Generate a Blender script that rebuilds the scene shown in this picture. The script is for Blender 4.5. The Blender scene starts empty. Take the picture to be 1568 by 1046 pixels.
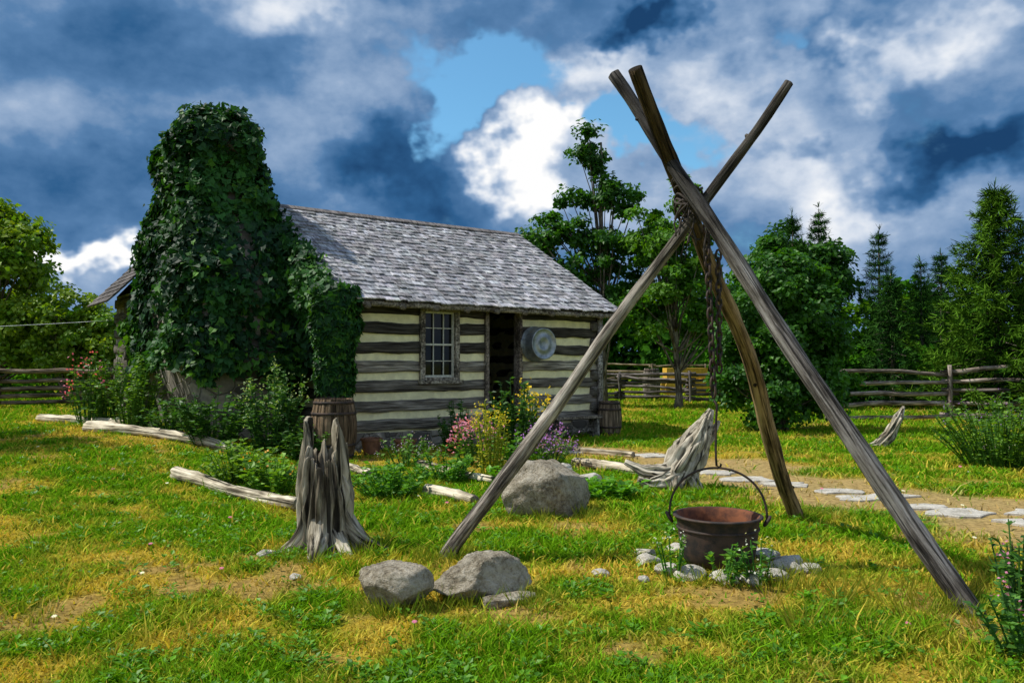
import bpy, math, random
import numpy as np
from mathutils import Vector, Matrix
rng=np.random.default_rng(11); random.seed(11)
scene=bpy.context.scene
COL=scene.collection
scene.view_settings.view_transform='Standard'; scene.view_settings.look='None'; scene.view_settings.exposure=0; scene.view_settings.gamma=1
# ------------------------------------------------------------ noise helpers
_perm=rng.random((256,256))
def vnoise(x,y):
    xi=np.floor(x).astype(int); yi=np.floor(y).astype(int)
    fx=x-xi; fy=y-yi; fx=fx*fx*(3-2*fx); fy=fy*fy*(3-2*fy)
    a=_perm[xi%256,yi%256]; b=_perm[(xi+1)%256,yi%256]; c=_perm[xi%256,(yi+1)%256]; d=_perm[(xi+1)%256,(yi+1)%256]
    return (a*(1-fx)+b*fx)*(1-fy)+(c*(1-fx)+d*fx)*fy
def fbm(x,y,o=4):
    x=np.asarray(x,float); y=np.asarray(y,float)
    s=0;a=.5;t=0
    for i in range(o):
        s=s+a*vnoise(x*2**i+17.3*i,y*2**i+5.1*i); t+=a; a*=.5
    return s/t
def ss(t):
    t=np.clip(t,0,1); return t*t*(3-2*t)
def hg(x,y):
    x=np.asarray(x,float); y=np.asarray(y,float)
    near=np.exp(-((x/60)**2+(y/60)**2))
    return .30*ss((-x-2.5)/4)*ss((y-7)/5)+near*(.05*(fbm(x*.7+50,y*.7+50,3)-.5))
def hz(x,y): return float(hg(x,y))
PATH=np.array([(-.15,14.7),(.6,13.7),(2.0,13.0),(3.0,11.8),(3.1,10.2),(3.6,9.2),(4.3,8.3),(5.0,7.4),(6.5,6.6),(9,5.8)])
def path_d(x,y):
    x=np.asarray(x,float); y=np.asarray(y,float); d=np.full(x.shape,1e9)
    for i in range(len(PATH)-1):
        a=PATH[i]; b=PATH[i+1]; ab=b-a
        t=np.clip(((x-a[0])*ab[0]+(y-a[1])*ab[1])/(ab@ab),0,1)
        d=np.minimum(d,np.hypot(x-a[0]-t*ab[0],y-a[1]-t*ab[1]))
    return d
def path_mask(x,y):
    x=np.asarray(x,float); y=np.asarray(y,float)
    d=path_d(x,y)+ (fbm(x*1.3+9,y*1.3,3)-.5)*1.5-.35*ss((x-3)/2)
    return 1-ss((d-.50)/.6)
def dryness(x,y):
    x=np.asarray(x,float); y=np.asarray(y,float)
    d=.38+(fbm(x*.55+3,y*.55+8,4)-.5)*2.2+(fbm(x*2.6,y*2.6+30,4)-.5)*3.0
    d=d+.24*np.exp(-((x-3.2)/2.6)**2-((y-5.2)/2.4)**2)+.06*np.exp(-((x+1.5)/3)**2-((y-4)/1.6)**2)+.2*np.exp(-((x-4.5)/2.6)**2-((y-9.5)/3)**2)
    d=d-.35*np.exp(-((x+.6)/2.5)**2-((y-8.6)/1.6)**2)
    d=d-.25*ss((y-13)/4)
    return np.clip(d,0,1)
DRY=np.array([.56,.42,.06]); GREEN=np.array([.145,.295,.010]); SAND=np.array([.58,.42,.19]); SOIL=np.array([.50,.33,.13])
def bare(x,y):
    return ss((fbm(np.asarray(x)*1.9+61,np.asarray(y)*1.9+14,4)-.60)/.10)*ss((dryness(x,y)-.25)/.4)
def gcol(x,y):
    d=dryness(x,y)[:,None]; p=path_mask(x,y)[:,None]; b=bare(x,y)[:,None]
    c=GREEN*(1-d)+DRY*d
    c=c*(1-.7*b)+SOIL*.7*b
    c=c*(1-.9*p)+SAND*.9*p
    f=np.exp(-((np.asarray(x)-7)/7)**2-((np.asarray(y)-38)/4.5)**2)[:,None]
    return c*(1-f)+np.array([.38,.42,.03])*f
# ------------------------------------------------------------ mesh helpers
def mesh_np(name,V,polys,mat,smooth=False,col=None,grain=None,parent=None):
    me=bpy.data.meshes.new(name)
    V=np.asarray(V,dtype=np.float32)
    me.vertices.add(len(V)); me.vertices.foreach_set('co',V.ravel())
    polys=[np.asarray(p) for p in polys if len(p)]
    lv=np.concatenate([p.ravel() for p in polys])
    cnt=np.concatenate([np.full(len(p),p.shape[1]) for p in polys])
    st=np.concatenate([[0],np.cumsum(cnt)[:-1]])
    me.loops.add(len(lv)); me.loops.foreach_set('vertex_index',lv.astype(np.int32))
    me.polygons.add(len(cnt)); me.polygons.foreach_set('loop_start',st.astype(np.int32))
    me.polygons.foreach_set('use_smooth',np.full(len(cnt),bool(smooth)))
    me.update(calc_edges=True)
    if col is not None:
        a=me.attributes.new('col','FLOAT_COLOR','POINT')
        c=np.ones((len(V),4),np.float32); c[:,:3]=col; a.data.foreach_set('color',c.ravel())
    if grain is not None:
        a=me.attributes.new('grain','FLOAT_VECTOR','POINT'); a.data.foreach_set('vector',np.asarray(grain,np.float32).ravel())
    if mat: me.materials.append(mat)
    ob=bpy.data.objects.new(name,me); COL.objects.link(ob)
    if parent: ob.parent=parent
    return ob
class MB:
    def __init__(s): s.V=[];s.P={};s.C=[];s.G=[];s.n=0
    def add(s,V,polys,col=(1,1,1),grain=None):
        V=np.asarray(V,float)
        for p in polys:
            p=np.asarray(p)
            if len(p): s.P.setdefault(p.shape[1],[]).append(p+s.n)
        s.V.append(V); c=np.asarray(col,float)
        s.C.append(np.broadcast_to(c,(len(V),3)) if c.ndim==1 else c)
        s.G.append(V.copy() if grain is None else grain); s.n+=len(V)
    def build(s,name,mat,smooth=False,parent=None):
        return mesh_np(name,np.concatenate(s.V),[np.concatenate(v) for v in s.P.values()],mat,smooth,np.concatenate(s.C),np.concatenate(s.G),parent)
def empty(name,loc=(0,0,0),rz=0):
    e=bpy.data.objects.new(name,None); COL.objects.link(e); e.location=loc; e.rotation_euler=(0,0,rz); e.empty_display_size=.3; return e
def tube(pts,rad,seg=12,ratio=(1,1),power=2,rough=0,ridge=0,nr=7,up=(0,0,1),twist=0,seed=None):
    pts=np.asarray(pts,float); n=len(pts); rad=np.broadcast_to(np.asarray(rad,float),(n,)).copy()
    T=np.gradient(pts,axis=0); T/=np.linalg.norm(T,axis=1)[:,None]+1e-9
    u=np.asarray(up,float)
    if abs(u@T[0])>.95: u=np.array([1.,0,0])
    L=np.concatenate([[0],np.cumsum(np.linalg.norm(np.diff(pts,axis=0),axis=1))])
    th=np.linspace(0,2*math.pi,seg,endpoint=False)
    c=np.cos(th); s=np.sin(th); e=2/power
    cx=np.sign(c)*np.abs(c)**e*ratio[0]; sy=np.sign(s)*np.abs(s)**e*ratio[1]
    so=rng.random()*100 if seed is None else seed
    V=[];G=[]
    for i in range(n):
        b=np.cross(T[i],u); b/=np.linalg.norm(b); a=np.cross(b,T[i]); u=a if power==2 else u
        tw=twist*L[i]
        r=rad[i]*(1+rough*2*(fbm(c*1.2+so+L[i]*3,s*1.2+so+L[i]*2.2,3)-.5)+ridge*np.sin(th*nr+so+tw+1.5*np.sin(L[i]*4+so)))
        ring=pts[i]+(b[None]*(cx*r)[:,None]+a[None]*(sy*r)[:,None])
        V.append(ring); G.append(np.stack([c*rad[i]*1.0+so,s*rad[i]*1.0,np.full(seg,L[i])],1))
    V=np.concatenate(V);G=np.concatenate(G)
    k=np.arange(seg); k2=(k+1)%seg
    Q=np.concatenate([np.stack([i*seg+k,i*seg+k2,(i+1)*seg+k2,(i+1)*seg+k],1) for i in range(n-1)])
    nv=len(V); V=np.vstack([V,pts[0],pts[-1]]); G=np.vstack([G,G[0]*.9+[.3,.2,0],G[nv-1]*.9+[.1,.3,0]])
    Tr=np.concatenate([np.stack([k2,k,np.full(seg,nv)],1),np.stack([(n-1)*seg+k,(n-1)*seg+k2,np.full(seg,nv+1)],1)])
    return V,[Q,Tr],G
def line(a,b,n,wob=0):
    t=np.linspace(0,1,n)[:,None]; p=np.asarray(a,float)*(1-t)+np.asarray(b,float)*t
    if wob:
        o=rng.random(3)*50
        for k in range(3): p[:,k]+=wob*2*(fbm(t[:,0]*2.5+o[k],t[:,0]*0+o[k],2)-.5)
    return p
def box(lo,hi):
    x0,y0,z0=lo;x1,y1,z1=hi
    V=np.array([(x0,y0,z0),(x1,y0,z0),(x1,y1,z0),(x0,y1,z0),(x0,y0,z1),(x1,y0,z1),(x1,y1,z1),(x0,y1,z1)],float)
    return V,[np.array([(0,3,2,1),(4,5,6,7),(0,1,5,4),(1,2,6,5),(2,3,7,6),(3,0,4,7)])]
def lathe(prof,seg=32,rf=None):
    th=np.linspace(0,2*math.pi,seg,endpoint=False); V=[]
    for i,(r,z) in enumerate(prof):
        rr=r*(rf(th,i) if rf else 1)
        V.append(np.stack([np.cos(th)*rr,np.sin(th)*rr,np.full(seg,z)],1))
    V=np.concatenate(V);k=np.arange(seg);k2=(k+1)%seg
    Q=np.concatenate([np.stack([i*seg+k,i*seg+k2,(i+1)*seg+k2,(i+1)*seg+k],1) for i in range(len(prof)-1)])
    return V,[Q]
# ------------------------------------------------------------ materials
def new_mat(name):
    m=bpy.data.materials.new(name); m.use_nodes=True; nt=m.node_tree; nt.nodes.clear()
    out=nt.nodes.new('ShaderNodeOutputMaterial'); return m,nt,out
def N(nt,t,**k):
    n=nt.nodes.new(t)
    for a,b in k.items():
        if a.startswith('i_'):
            key=a[2:]; key=int(key) if key.isdigit() else key.replace('_',' ')
            n.inputs[key].default_value=b
        else: setattr(n,a,b)
    return n
def ramp(nt,stops):
    r=nt.nodes.new('ShaderNodeValToRGB'); e=r.color_ramp.elements
    while len(e)<len(stops): e.new(.5)
    for i,(p,c) in enumerate(stops): e[i].position=p; e[i].color=(*c,1)
    return r
def leaf_mat(name,rough=.5,trans=.35,spec=.4,tc_=(1.9,1.75,.6),simple=False):
    m,nt,out=new_mat(name); L=nt.links
    a=N(nt,'ShaderNodeAttribute',attribute_name='col')
    if simple: p=N(nt,'ShaderNodeBsdfDiffuse'); pin='Color'
    else:
        p=N(nt,'ShaderNodeBsdfPrincipled',i_Roughness=rough); p.inputs['Specular IOR Level'].default_value=spec; pin='Base Color'
    L.new(a.outputs['Color'],p.inputs[pin])
    if trans<=0: L.new(p.outputs[0],out.inputs[0]); return m
    t=N(nt,'ShaderNodeBsdfTranslucent'); mx=N(nt,'ShaderNodeMixShader',i_Fac=trans)
    mul=N(nt,'ShaderNodeMix',data_type='RGBA',blend_type='MULTIPLY'); mul.inputs[0].default_value=1
    mul.inputs[7].default_value=(*tc_,1)
    L.new(a.outputs['Color'],mul.inputs[6]); L.new(mul.outputs[2],t.inputs['Color'])
    L.new(p.outputs[0],mx.inputs[1]); L.new(t.outputs[0],mx.inputs[2]); L.new(mx.outputs[0],out.inputs[0]); return m
def wood_mat(name,stops,sc=(30,30,2.2),bump=.6,rough=.85,use_col=False,crack=.6,csc=None):
    m,nt,out=new_mat(name); L=nt.links
    a=N(nt,'ShaderNodeAttribute',attribute_name='grain')
    mp=N(nt,'ShaderNodeMapping'); mp.inputs['Scale'].default_value=sc
    n1=N(nt,'ShaderNodeTexNoise',i_Scale=1.0,i_Detail=6.0,i_Roughness=.65)
    n2=N(nt,'ShaderNodeTexNoise',i_Scale=2.2,i_Detail=4.0)
    mp2=N(nt,'ShaderNodeMapping'); mp2.inputs['Scale'].default_value=csc or tuple(v*s for v,s in zip(sc,(1.3,1.3,.45))); mp2.inputs['Location'].default_value=(7,3,1)
    n3=N(nt,'ShaderNodeTexNoise',i_Scale=1.0,i_Detail=3.0,i_Roughness=.5)
    L.new(a.outputs['Vector'],mp.inputs[0]); L.new(mp.outputs[0],n1.inputs['Vector']); L.new(a.outputs['Vector'],n2.inputs['Vector'])
    L.new(a.outputs['Vector'],mp2.inputs[0]); L.new(mp2.outputs[0],n3.inputs['Vector'])
    ad=N(nt,'ShaderNodeMath',operation='MULTIPLY_ADD',i_1=.55,i_2=-.275); L.new(n2.outputs[0],ad.inputs[0])
    sm=N(nt,'ShaderNodeMath',operation='ADD'); L.new(n1.outputs[0],sm.inputs[0]); L.new(ad.outputs[0],sm.inputs[1])
    r=ramp(nt,stops); L.new(sm.outputs[0],r.inputs[0])
    cr=ramp(nt,[(.36,(1-crack,)*3),(.43,(1,1,1))]); L.new(n3.outputs[0],cr.inputs[0])
    m1=N(nt,'ShaderNodeMix',data_type='RGBA',blend_type='MULTIPLY'); m1.inputs[0].default_value=1; L.new(r.outputs[0],m1.inputs[6]); L.new(cr.outputs[0],m1.inputs[7])
    p=N(nt,'ShaderNodeBsdfPrincipled',i_Roughness=rough); p.inputs['Specular IOR Level'].default_value=.15
    if use_col:
        c=N(nt,'ShaderNodeAttribute',attribute_name='col'); mu=N(nt,'ShaderNodeMix',data_type='RGBA',blend_type='MULTIPLY'); mu.inputs[0].default_value=1
        L.new(m1.outputs[2],mu.inputs[6]); L.new(c.outputs['Color'],mu.inputs[7]); L.new(mu.outputs[2],p.inputs['Base Color'])
    else: L.new(m1.outputs[2],p.inputs['Base Color'])
    hh=N(nt,'ShaderNodeMath',operation='MULTIPLY_ADD',i_1=.8); L.new(cr.outputs[0],hh.inputs[0]); L.new(n1.outputs[0],hh.inputs[2])
    b=N(nt,'ShaderNodeBump',i_Strength=bump,i_Distance=.02); L.new(hh.outputs[0],b.inputs['Height']); L.new(b.outputs[0],p.inputs['Normal'])
    L.new(p.outputs[0],out.inputs[0]); return m
def rock_mat(name,stops,scale=6,bump=.7):
    m,nt,out=new_mat(name); L=nt.links
    tc=N(nt,'ShaderNodeTexCoord')
    n=N(nt,'ShaderNodeTexNoise',i_Scale=scale,i_Detail=8.0,i_Roughness=.7); L.new(tc.outputs['Object'],n.inputs['Vector'])
    n2=N(nt,'ShaderNodeTexNoise',i_Scale=scale*9,i_Detail=4.0,i_Roughness=.8); L.new(tc.outputs['Object'],n2.inputs['Vector'])
    mx=N(nt,'ShaderNodeMath',operation='MULTIPLY_ADD',i_1=.8,i_2=-.4); L.new(n2.outputs[0],mx.inputs[0])
    sm=N(nt,'ShaderNodeMath',operation='ADD'); L.new(n.outputs[0],sm.inputs[0]); L.new(mx.outputs[0],sm.inputs[1])
    r=ramp(nt,stops); L.new(sm.outputs[0],r.inputs[0])
    p=N(nt,'ShaderNodeBsdfPrincipled',i_Roughness=.95); p.inputs['Specular IOR Level'].default_value=.15; L.new(r.outputs[0],p.inputs['Base Color'])
    b=N(nt,'ShaderNodeBump',i_Strength=bump,i_Distance=.06); L.new(sm.outputs[0],b.inputs['Height']); L.new(b.outputs[0],p.inputs['Normal'])
    L.new(p.outputs[0],out.inputs[0]); return m
def plain_mat(name,c,rough=.6,metal=0,noise=.3,scale=8,c2=None):
    m,nt,out=new_mat(name); L=nt.links
    tc=N(nt,'ShaderNodeTexCoord'); n=N(nt,'ShaderNodeTexNoise',i_Scale=scale,i_Detail=6.0,i_Roughness=.65); L.new(tc.outputs['Object'],n.inputs['Vector'])
    c2=c2 or tuple(v*(1-noise) for v in c)
    r=ramp(nt,[(.40,c2),(.60,c)]); L.new(n.outputs[0],r.inputs[0])
    p=N(nt,'ShaderNodeBsdfPrincipled',i_Roughness=rough,i_Metallic=metal); L.new(r.outputs[0],p.inputs['Base Color'])
    b=N(nt,'ShaderNodeBump',i_Strength=.4,i_Distance=.01); L.new(n.outputs[0],b.inputs['Height']); L.new(b.outputs[0],p.inputs['Normal'])
    L.new(p.outputs[0],out.inputs[0]); return m
def stone_wall_mat():
    m,nt,out=new_mat('field_stone'); L=nt.links
    tc=N(nt,'ShaderNodeTexCoord'); mp=N(nt,'ShaderNodeMapping'); mp.inputs['Scale'].default_value=(3.2,3.2,4.6); L.new(tc.outputs['Object'],mp.inputs[0])
    v=N(nt,'ShaderNodeTexVoronoi',feature='DISTANCE_TO_EDGE',i_Scale=1.0); L.new(mp.outputs[0],v.inputs['Vector'])
    v2=N(nt,'ShaderNodeTexVoronoi',i_Scale=1.0); L.new(mp.outputs[0],v2.inputs['Vector'])
    n=N(nt,'ShaderNodeTexNoise',i_Scale=9.0,i_Detail=7.0); L.new(tc.outputs['Object'],n.inputs['Vector'])
    hs=N(nt,'ShaderNodeSeparateColor'); L.new(v2.outputs['Color'],hs.inputs[0])
    sm=N(nt,'ShaderNodeMath',operation='MULTIPLY'); L.new(hs.outputs[0],sm.inputs[0]); L.new(n.outputs[0],sm.inputs[1])
    r=ramp(nt,[(.05,(.09,.08,.07)),(.3,(.26,.23,.19)),(.55,(.42,.37,.3))]); L.new(sm.outputs[0],r.inputs[0])
    e=ramp(nt,[(.02,(0,0,0)),(.07,(1,1,1))]); L.new(v.outputs['Distance'],e.inputs[0])
    mx=N(nt,'ShaderNodeMix',data_type='RGBA'); L.new(e.outputs[0],mx.inputs[0]); mx.inputs[6].default_value=(.20,.18,.15,1); L.new(r.outputs[0],mx.inputs[7])
    p=N(nt,'ShaderNodeBsdfPrincipled',i_Roughness=.9); L.new(mx.outputs[2],p.inputs['Base Color'])
    b=N(nt,'ShaderNodeBump',i_Strength=.8,i_Distance=.05); L.new(e.outputs[0],b.inputs['Height']); L.new(b.outputs[0],p.inputs['Normal'])
    L.new(p.outputs[0],out.inputs[0]); return m
def ground_mat():
    m,nt,out=new_mat('ground_soil_grass'); L=nt.links
    a=N(nt,'ShaderNodeAttribute',attribute_name='col'); tc=N(nt,'ShaderNodeTexCoord')
    n=N(nt,'ShaderNodeTexNoise',i_Scale=14.0,i_Detail=8.0,i_Roughness=.75); L.new(tc.outputs['Object'],n.inputs['Vector'])
    r=ramp(nt,[(.36,(.38,.36,.30)),(.5,(.85,.82,.8)),(.62,(1.15,1.1,1.0))]); L.new(n.outputs[0],r.inputs[0])
    mu=N(nt,'ShaderNodeMix',data_type='RGBA',blend_type='MULTIPLY'); mu.inputs[0].default_value=1
    L.new(a.outputs['Color'],mu.inputs[6]); L.new(r.outputs[0],mu.inputs[7])
    p=N(nt,'ShaderNodeBsdfDiffuse'); L.new(mu.outputs[2],p.inputs['Color'])
    b=N(nt,'ShaderNodeBump',i_Strength=.7,i_Distance=.04); L.new(n.outputs[0],b.inputs['Height']); L.new(b.outputs[0],p.inputs['Normal'])
    L.new(p.outputs[0],out.inputs[0]); return m
M_leaf=leaf_mat('foliage',.5,.33,.35); M_far=leaf_mat('distant_foliage',trans=.25,simple=True); M_ivy=leaf_mat('ivy_leaf',.55,.22,.22); M_grass=leaf_mat('grass_blades',trans=.3,tc_=(1.3,1.2,.6),simple=True); M_needle=leaf_mat('needles',trans=0,simple=True)
M_bark=wood_mat('bark',[(.38,(.05,.04,.03)),(.5,(.15,.125,.10)),(.62,(.28,.25,.2))],(18,18,4),.9)
M_pole=wood_mat('weathered_pole',[(.34,(.05,.043,.038)),(.44,(.16,.14,.12)),(.54,(.32,.29,.26)),(.66,(.48,.45,.41))],(38,38,3.0),1.0,use_col=True,crack=.75)
M_stump=wood_mat('weathered_stump',[(.34,(.06,.05,.04)),(.44,(.20,.18,.145)),(.54,(.40,.37,.32)),(.66,(.58,.55,.49))],(26,26,1.6),1.0,use_col=True,crack=.9)
M_log=wood_mat('hewn_log',[(.34,(.03,.026,.023)),(.45,(.10,.09,.08)),(.55,(.21,.195,.175)),(.68,(.36,.34,.31))],(26,26,26),.9,use_col=True,crack=.5)
M_cablog=wood_mat('hewn_wall_log',[(.34,(.04,.035,.03)),(.45,(.12,.11,.095)),(.55,(.22,.205,.18)),(.68,(.36,.34,.31))],(26,26,2.0),1.0,use_col=True,crack=.7)
M_shingle=wood_mat('cedar_shingle',[(.36,(.16,.155,.16)),(.5,(.36,.355,.365)),(.64,(.54,.53,.53))],(26,4,4),.5,use_col=True,crack=.3)
M_chink=plain_mat('chinking',(.88,.83,.50),.95,0,.2,5)
M_dark=plain_mat('interior_dark',(.05,.04,.03),.9)
M_stone=stone_wall_mat()
M_rock=rock_mat('granite_boulder',[(.28,(.12,.095,.065)),(.42,(.33,.28,.20)),(.54,(.50,.44,.34)),(.70,(.68,.62,.50))],4,1.0)
M_flag=rock_mat('flagstone',[(.34,(.36,.33,.27)),(.5,(.56,.52,.45)),(.64,(.70,.66,.58))],7,.6)
M_iron=plain_mat('cast_iron',(.075,.045,.032),.75,.2,.5,12,(.025,.020,.018))
M_rust=plain_mat('rusty_iron',(.22,.075,.03),.9,0,.5,11,(.085,.032,.018))
M_zinc=plain_mat('galvanized_steel',(.36,.40,.43),.5,.6,.4,9)
M_rope=plain_mat('old_wire_rope',(.05,.038,.03),.9,0,.5,30)
M_paint=plain_mat('window_paint',(.60,.60,.50),.7,0,.3,20)
M_terra=plain_mat('terracotta',(.24,.11,.06),.8,0,.4,10)
M_yel=plain_mat('yellow_paint',(.78,.45,.05),.6)
m,nt,out=new_mat('window_glass'); p=N(nt,'ShaderNodeBsdfPrincipled',i_Roughness=.05); p.inputs['Base Color'].default_value=(.008,.009,.010,1); p.inputs['Specular IOR Level'].default_value=.25; nt.links.new(p.outputs[0],out.inputs[0]); M_glass=m
# ------------------------------------------------------------ world
SUN=Vector((-.60,.04,.80)).normalized()
w=bpy.data.worlds.new('World'); scene.world=w; w.use_nodes=True; nt=w.node_tree; nt.nodes.clear(); L=nt.links
out=N(nt,'ShaderNodeOutputWorld'); bg=N(nt,'ShaderNodeBackground',i_Strength=.1); L.new(bg.outputs[0],out.inputs[0])
sky=N(nt,'ShaderNodeTexSky',sky_type='NISHITA',sun_disc=False,sun_elevation=math.asin(SUN.z),sun_rotation=math.atan2(SUN.x,SUN.y))
tc=N(nt,'ShaderNodeTexCoord'); D=tc.outputs['Generated']
def mth(op,a,b=None,c=None):
    n=N(nt,'ShaderNodeMath',operation=op)
    for i,v in enumerate((a,b,c)):
        if v is None: continue
        if isinstance(v,(int,float)): n.inputs[i].default_value=v
        else: L.new(v,n.inputs[i])
    return n.outputs[0]
def nz(vec,scale,detail,rough,off=(0,0,0),zs=1.0):
    mp=N(nt,'ShaderNodeMapping'); mp.inputs['Location'].default_value=off; mp.inputs['Scale'].default_value=(1,1,zs); L.new(vec,mp.inputs[0])
    n=N(nt,'ShaderNodeTexNoise',i_Scale=scale,i_Detail=detail,i_Roughness=rough); L.new(mp.outputs[0],n.inputs['Vector']); return n
sp=N(nt,'ShaderNodeSeparateXYZ'); L.new(D,sp.inputs[0])
az=mth('ARCTAN2',sp.outputs[0],sp.outputs[1]); el=mth('ARCSINE',sp.outputs[2])
cb=N(nt,'ShaderNodeCombineXYZ'); L.new(az,cb.inputs[0]); L.new(el,cb.inputs[1])
wn=nz(D,7.0,4.5,.62,(3,1,2),1.2)
sb=N(nt,'ShaderNodeVectorMath',operation='SUBTRACT'); L.new(wn.outputs['Color'],sb.inputs[0]); sb.inputs[1].default_value=(.5,.5,.5)
sc_=N(nt,'ShaderNodeVectorMath',operation='MULTIPLY'); L.new(sb.outputs[0],sc_.inputs[0]); sc_.inputs[1].default_value=(.30,.22,0)
P=N(nt,'ShaderNodeVectorMath',operation='ADD'); L.new(cb.outputs[0],P.inputs[0]); L.new(sc_.outputs[0],P.inputs[1])
def blobs(lst,start):
    acc=start
    for (px,py,rx,ry,wt) in lst:
        a=math.atan((px-784)/1220); e=math.atan((555-py)/1220*math.cos(a))
        mp=N(nt,'ShaderNodeMapping',vector_type='TEXTURE'); L.new(P.outputs[0],mp.inputs[0]); mp.inputs['Location'].default_value=(a,e,0); mp.inputs['Scale'].default_value=(rx/1220,ry/1220,1)
        l=N(nt,'ShaderNodeVectorMath',operation='LENGTH'); L.new(mp.outputs[0],l.inputs[0])
        mr=N(nt,'ShaderNodeMapRange',interpolation_type='SMOOTHSTEP'); L.new(l.outputs['Value'],mr.inputs[0])
        mr.inputs[1].default_value=0; mr.inputs[2].default_value=1; mr.inputs[3].default_value=wt; mr.inputs[4].default_value=0
        acc=mth('ADD',acc,mr.outputs[0])
    return acc
n1=nz(D,3.0,3.5,.42,(0,0,0),1.5).outputs[0]; n2=nz(D,8.0,6.0,.55,(5,2,1),1.5).outputs[0]
B=mth('MULTIPLY_ADD',n1,.75,.08)
B=mth('ADD',B,mth('MULTIPLY_ADD',n2,1.0,-.50))
bk_fill=N(nt,'ShaderNodeMapRange',interpolation_type='SMOOTHSTEP'); L.new(sp.outputs[1],bk_fill.inputs[0]); bk_fill.inputs[1].default_value=.3; bk_fill.inputs[2].default_value=-.3; bk_fill.inputs[3].default_value=0; bk_fill.inputs[4].default_value=.22  # added sky brightness behind the camera, fill light for the shaded front wall
B=mth('ADD',B,bk_fill.outputs[0])
B=blobs([(640,240,180,140,-.40),(170,320,420,140,-.24),(250,100,380,120,-.14),(60,200,200,70,.06),(500,120,200,80,.18),(450,0,180,60,.34),
 (530,310,140,50,.14),(805,215,105,80,.72),(800,290,70,45,.5),(1180,170,560,360,.18),(890,90,160,70,.34),(985,30,110,45,-.60),(1120,110,150,60,.22),(1270,310,180,70,.22),
 (1460,262,210,55,-.52),(1400,110,130,55,.32),(1300,50,140,40,-.22),(1200,240,110,40,-.28),(1530,30,110,40,.22),(120,412,170,34,.80)],B)
Cv=mth('MULTIPLY_ADD',n2,2.2,-.10)
Cv=blobs([(745,110,170,85,-1.35),(690,190,80,90,-1.0),(960,200,200,65,-1.45),(1075,235,80,45,-.8),(640,60,120,50,-.5),(1240,60,70,35,-.7),(805,220,100,78,2.4)],Cv)
cm=N(nt,'ShaderNodeMapRange',interpolation_type='SMOOTHSTEP'); L.new(Cv,cm.inputs[0]); cm.inputs[1].default_value=.05; cm.inputs[2].default_value=.75
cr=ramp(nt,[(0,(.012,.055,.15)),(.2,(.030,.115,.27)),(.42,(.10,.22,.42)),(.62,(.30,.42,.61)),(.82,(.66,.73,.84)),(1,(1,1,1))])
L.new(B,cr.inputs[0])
cm10=N(nt,'ShaderNodeVectorMath',operation='SCALE'); L.new(cr.outputs[0],cm10.inputs[0]); cm10.inputs['Scale'].default_value=10
tint=N(nt,'ShaderNodeVectorMath',operation='MULTIPLY'); L.new(sky.outputs[0],tint.inputs[0]); tint.inputs[1].default_value=(.95,1.6,1.75)
mx=N(nt,'ShaderNodeMix',data_type='RGBA'); L.new(cm.outputs[0],mx.inputs[0]); L.new(tint.outputs[0],mx.inputs[6]); L.new(cm10.outputs[0],mx.inputs[7])
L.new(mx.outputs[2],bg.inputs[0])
sl=bpy.data.lights.new('sun','SUN'); sl.energy=5.0; sl.angle=math.radians(.5); sl.color=(1,.96,.86)
so=bpy.data.objects.new('sun',sl); COL.objects.link(so); so.location=(-20,2,25); so.rotation_euler=SUN.to_track_quat('Z','Y').to_euler()
cam=bpy.data.cameras.new('camera'); cam.lens=28; cam.sensor_width=36; cam.clip_end=3000; cam.clip_start=.05
co=bpy.data.objects.new('camera',cam); COL.objects.link(co); co.location=(0,0,1.5); co.rotation_euler=(math.radians(91.5),0,0); scene.camera=co
# ------------------------------------------------------------ ground
def axis(lo,hi,st,far):
    a=list(np.arange(lo,hi,st)); s=st; v=a[-1]
    while v<far: s*=1.25; v+=s; a.append(v)
    s=st; v=a[0]; pre=[]
    while v>-far: s*=1.25; v-=s; pre.append(v)
    return np.array(pre[::-1]+a)
xs=axis(-13,13,.10,900); ys=axis(2,20,.10,900)
X,Y=np.meshgrid(xs,ys); Xf=X.ravel();Yf=Y.ravel()
nx,ny=len(xs),len(ys); I=np.arange(nx*ny).reshape(ny,nx)
Q=np.stack([I[:-1,:-1].ravel(),I[:-1,1:].ravel(),I[1:,1:].ravel(),I[1:,:-1].ravel()],1)
mesh_np('ground',np.stack([Xf,Yf,hg(Xf,Yf)],1),[Q],ground_mat(),True,gcol(Xf,Yf)*.75)
# ------------------------------------------------------------ leaves
T_R=(np.array([(0,0,0),(.36,.45,.09),(0,1,-.05),(-.36,.45,.09)]),[np.array([(0,1,2),(0,2,3)])])
T_I=(np.array([(0,0,0),(.52,-.08,.10),(.46,.48,.08),(.15,.62,.02),(0,1.05,-.1),(-.15,.62,.02),(-.46,.48,.08),(-.52,-.08,.10)]),[np.array([(0,1,2),(0,2,3),(0,3,4),(0,4,5),(0,5,6),(0,6,7)])])
def unit(v): return v/(np.linalg.norm(v,axis=1)[:,None]+1e-9)
def leaves(mb,Pn,Nn,size,tmp,col,droop=.5,tip=None):
    n=len(Pn); Nn=unit(Nn)
    t=rng.normal(size=(n,3))*.8 if tip is None else tip.copy()
    t[:,2]-=droop
    t=t-Nn*np.sum(t*Nn,1)[:,None]; t=unit(t); b=np.cross(t,Nn)
    TV,TP=tmp; k=len(TV); sz=np.broadcast_to(size,(n,))[:,None,None]
    V=Pn[:,None]+sz*(b[:,None]*TV[None,:,0:1]+t[:,None]*TV[None,:,1:2]+Nn[:,None]*TV[None,:,2:3])
    off=(np.arange(n)*k)[:,None,None]
    mb.add(V.reshape(-1,3),[(tp[None]+off).reshape(-1,tp.shape[1]) for tp in TP],np.repeat(col,k,axis=0))
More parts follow.
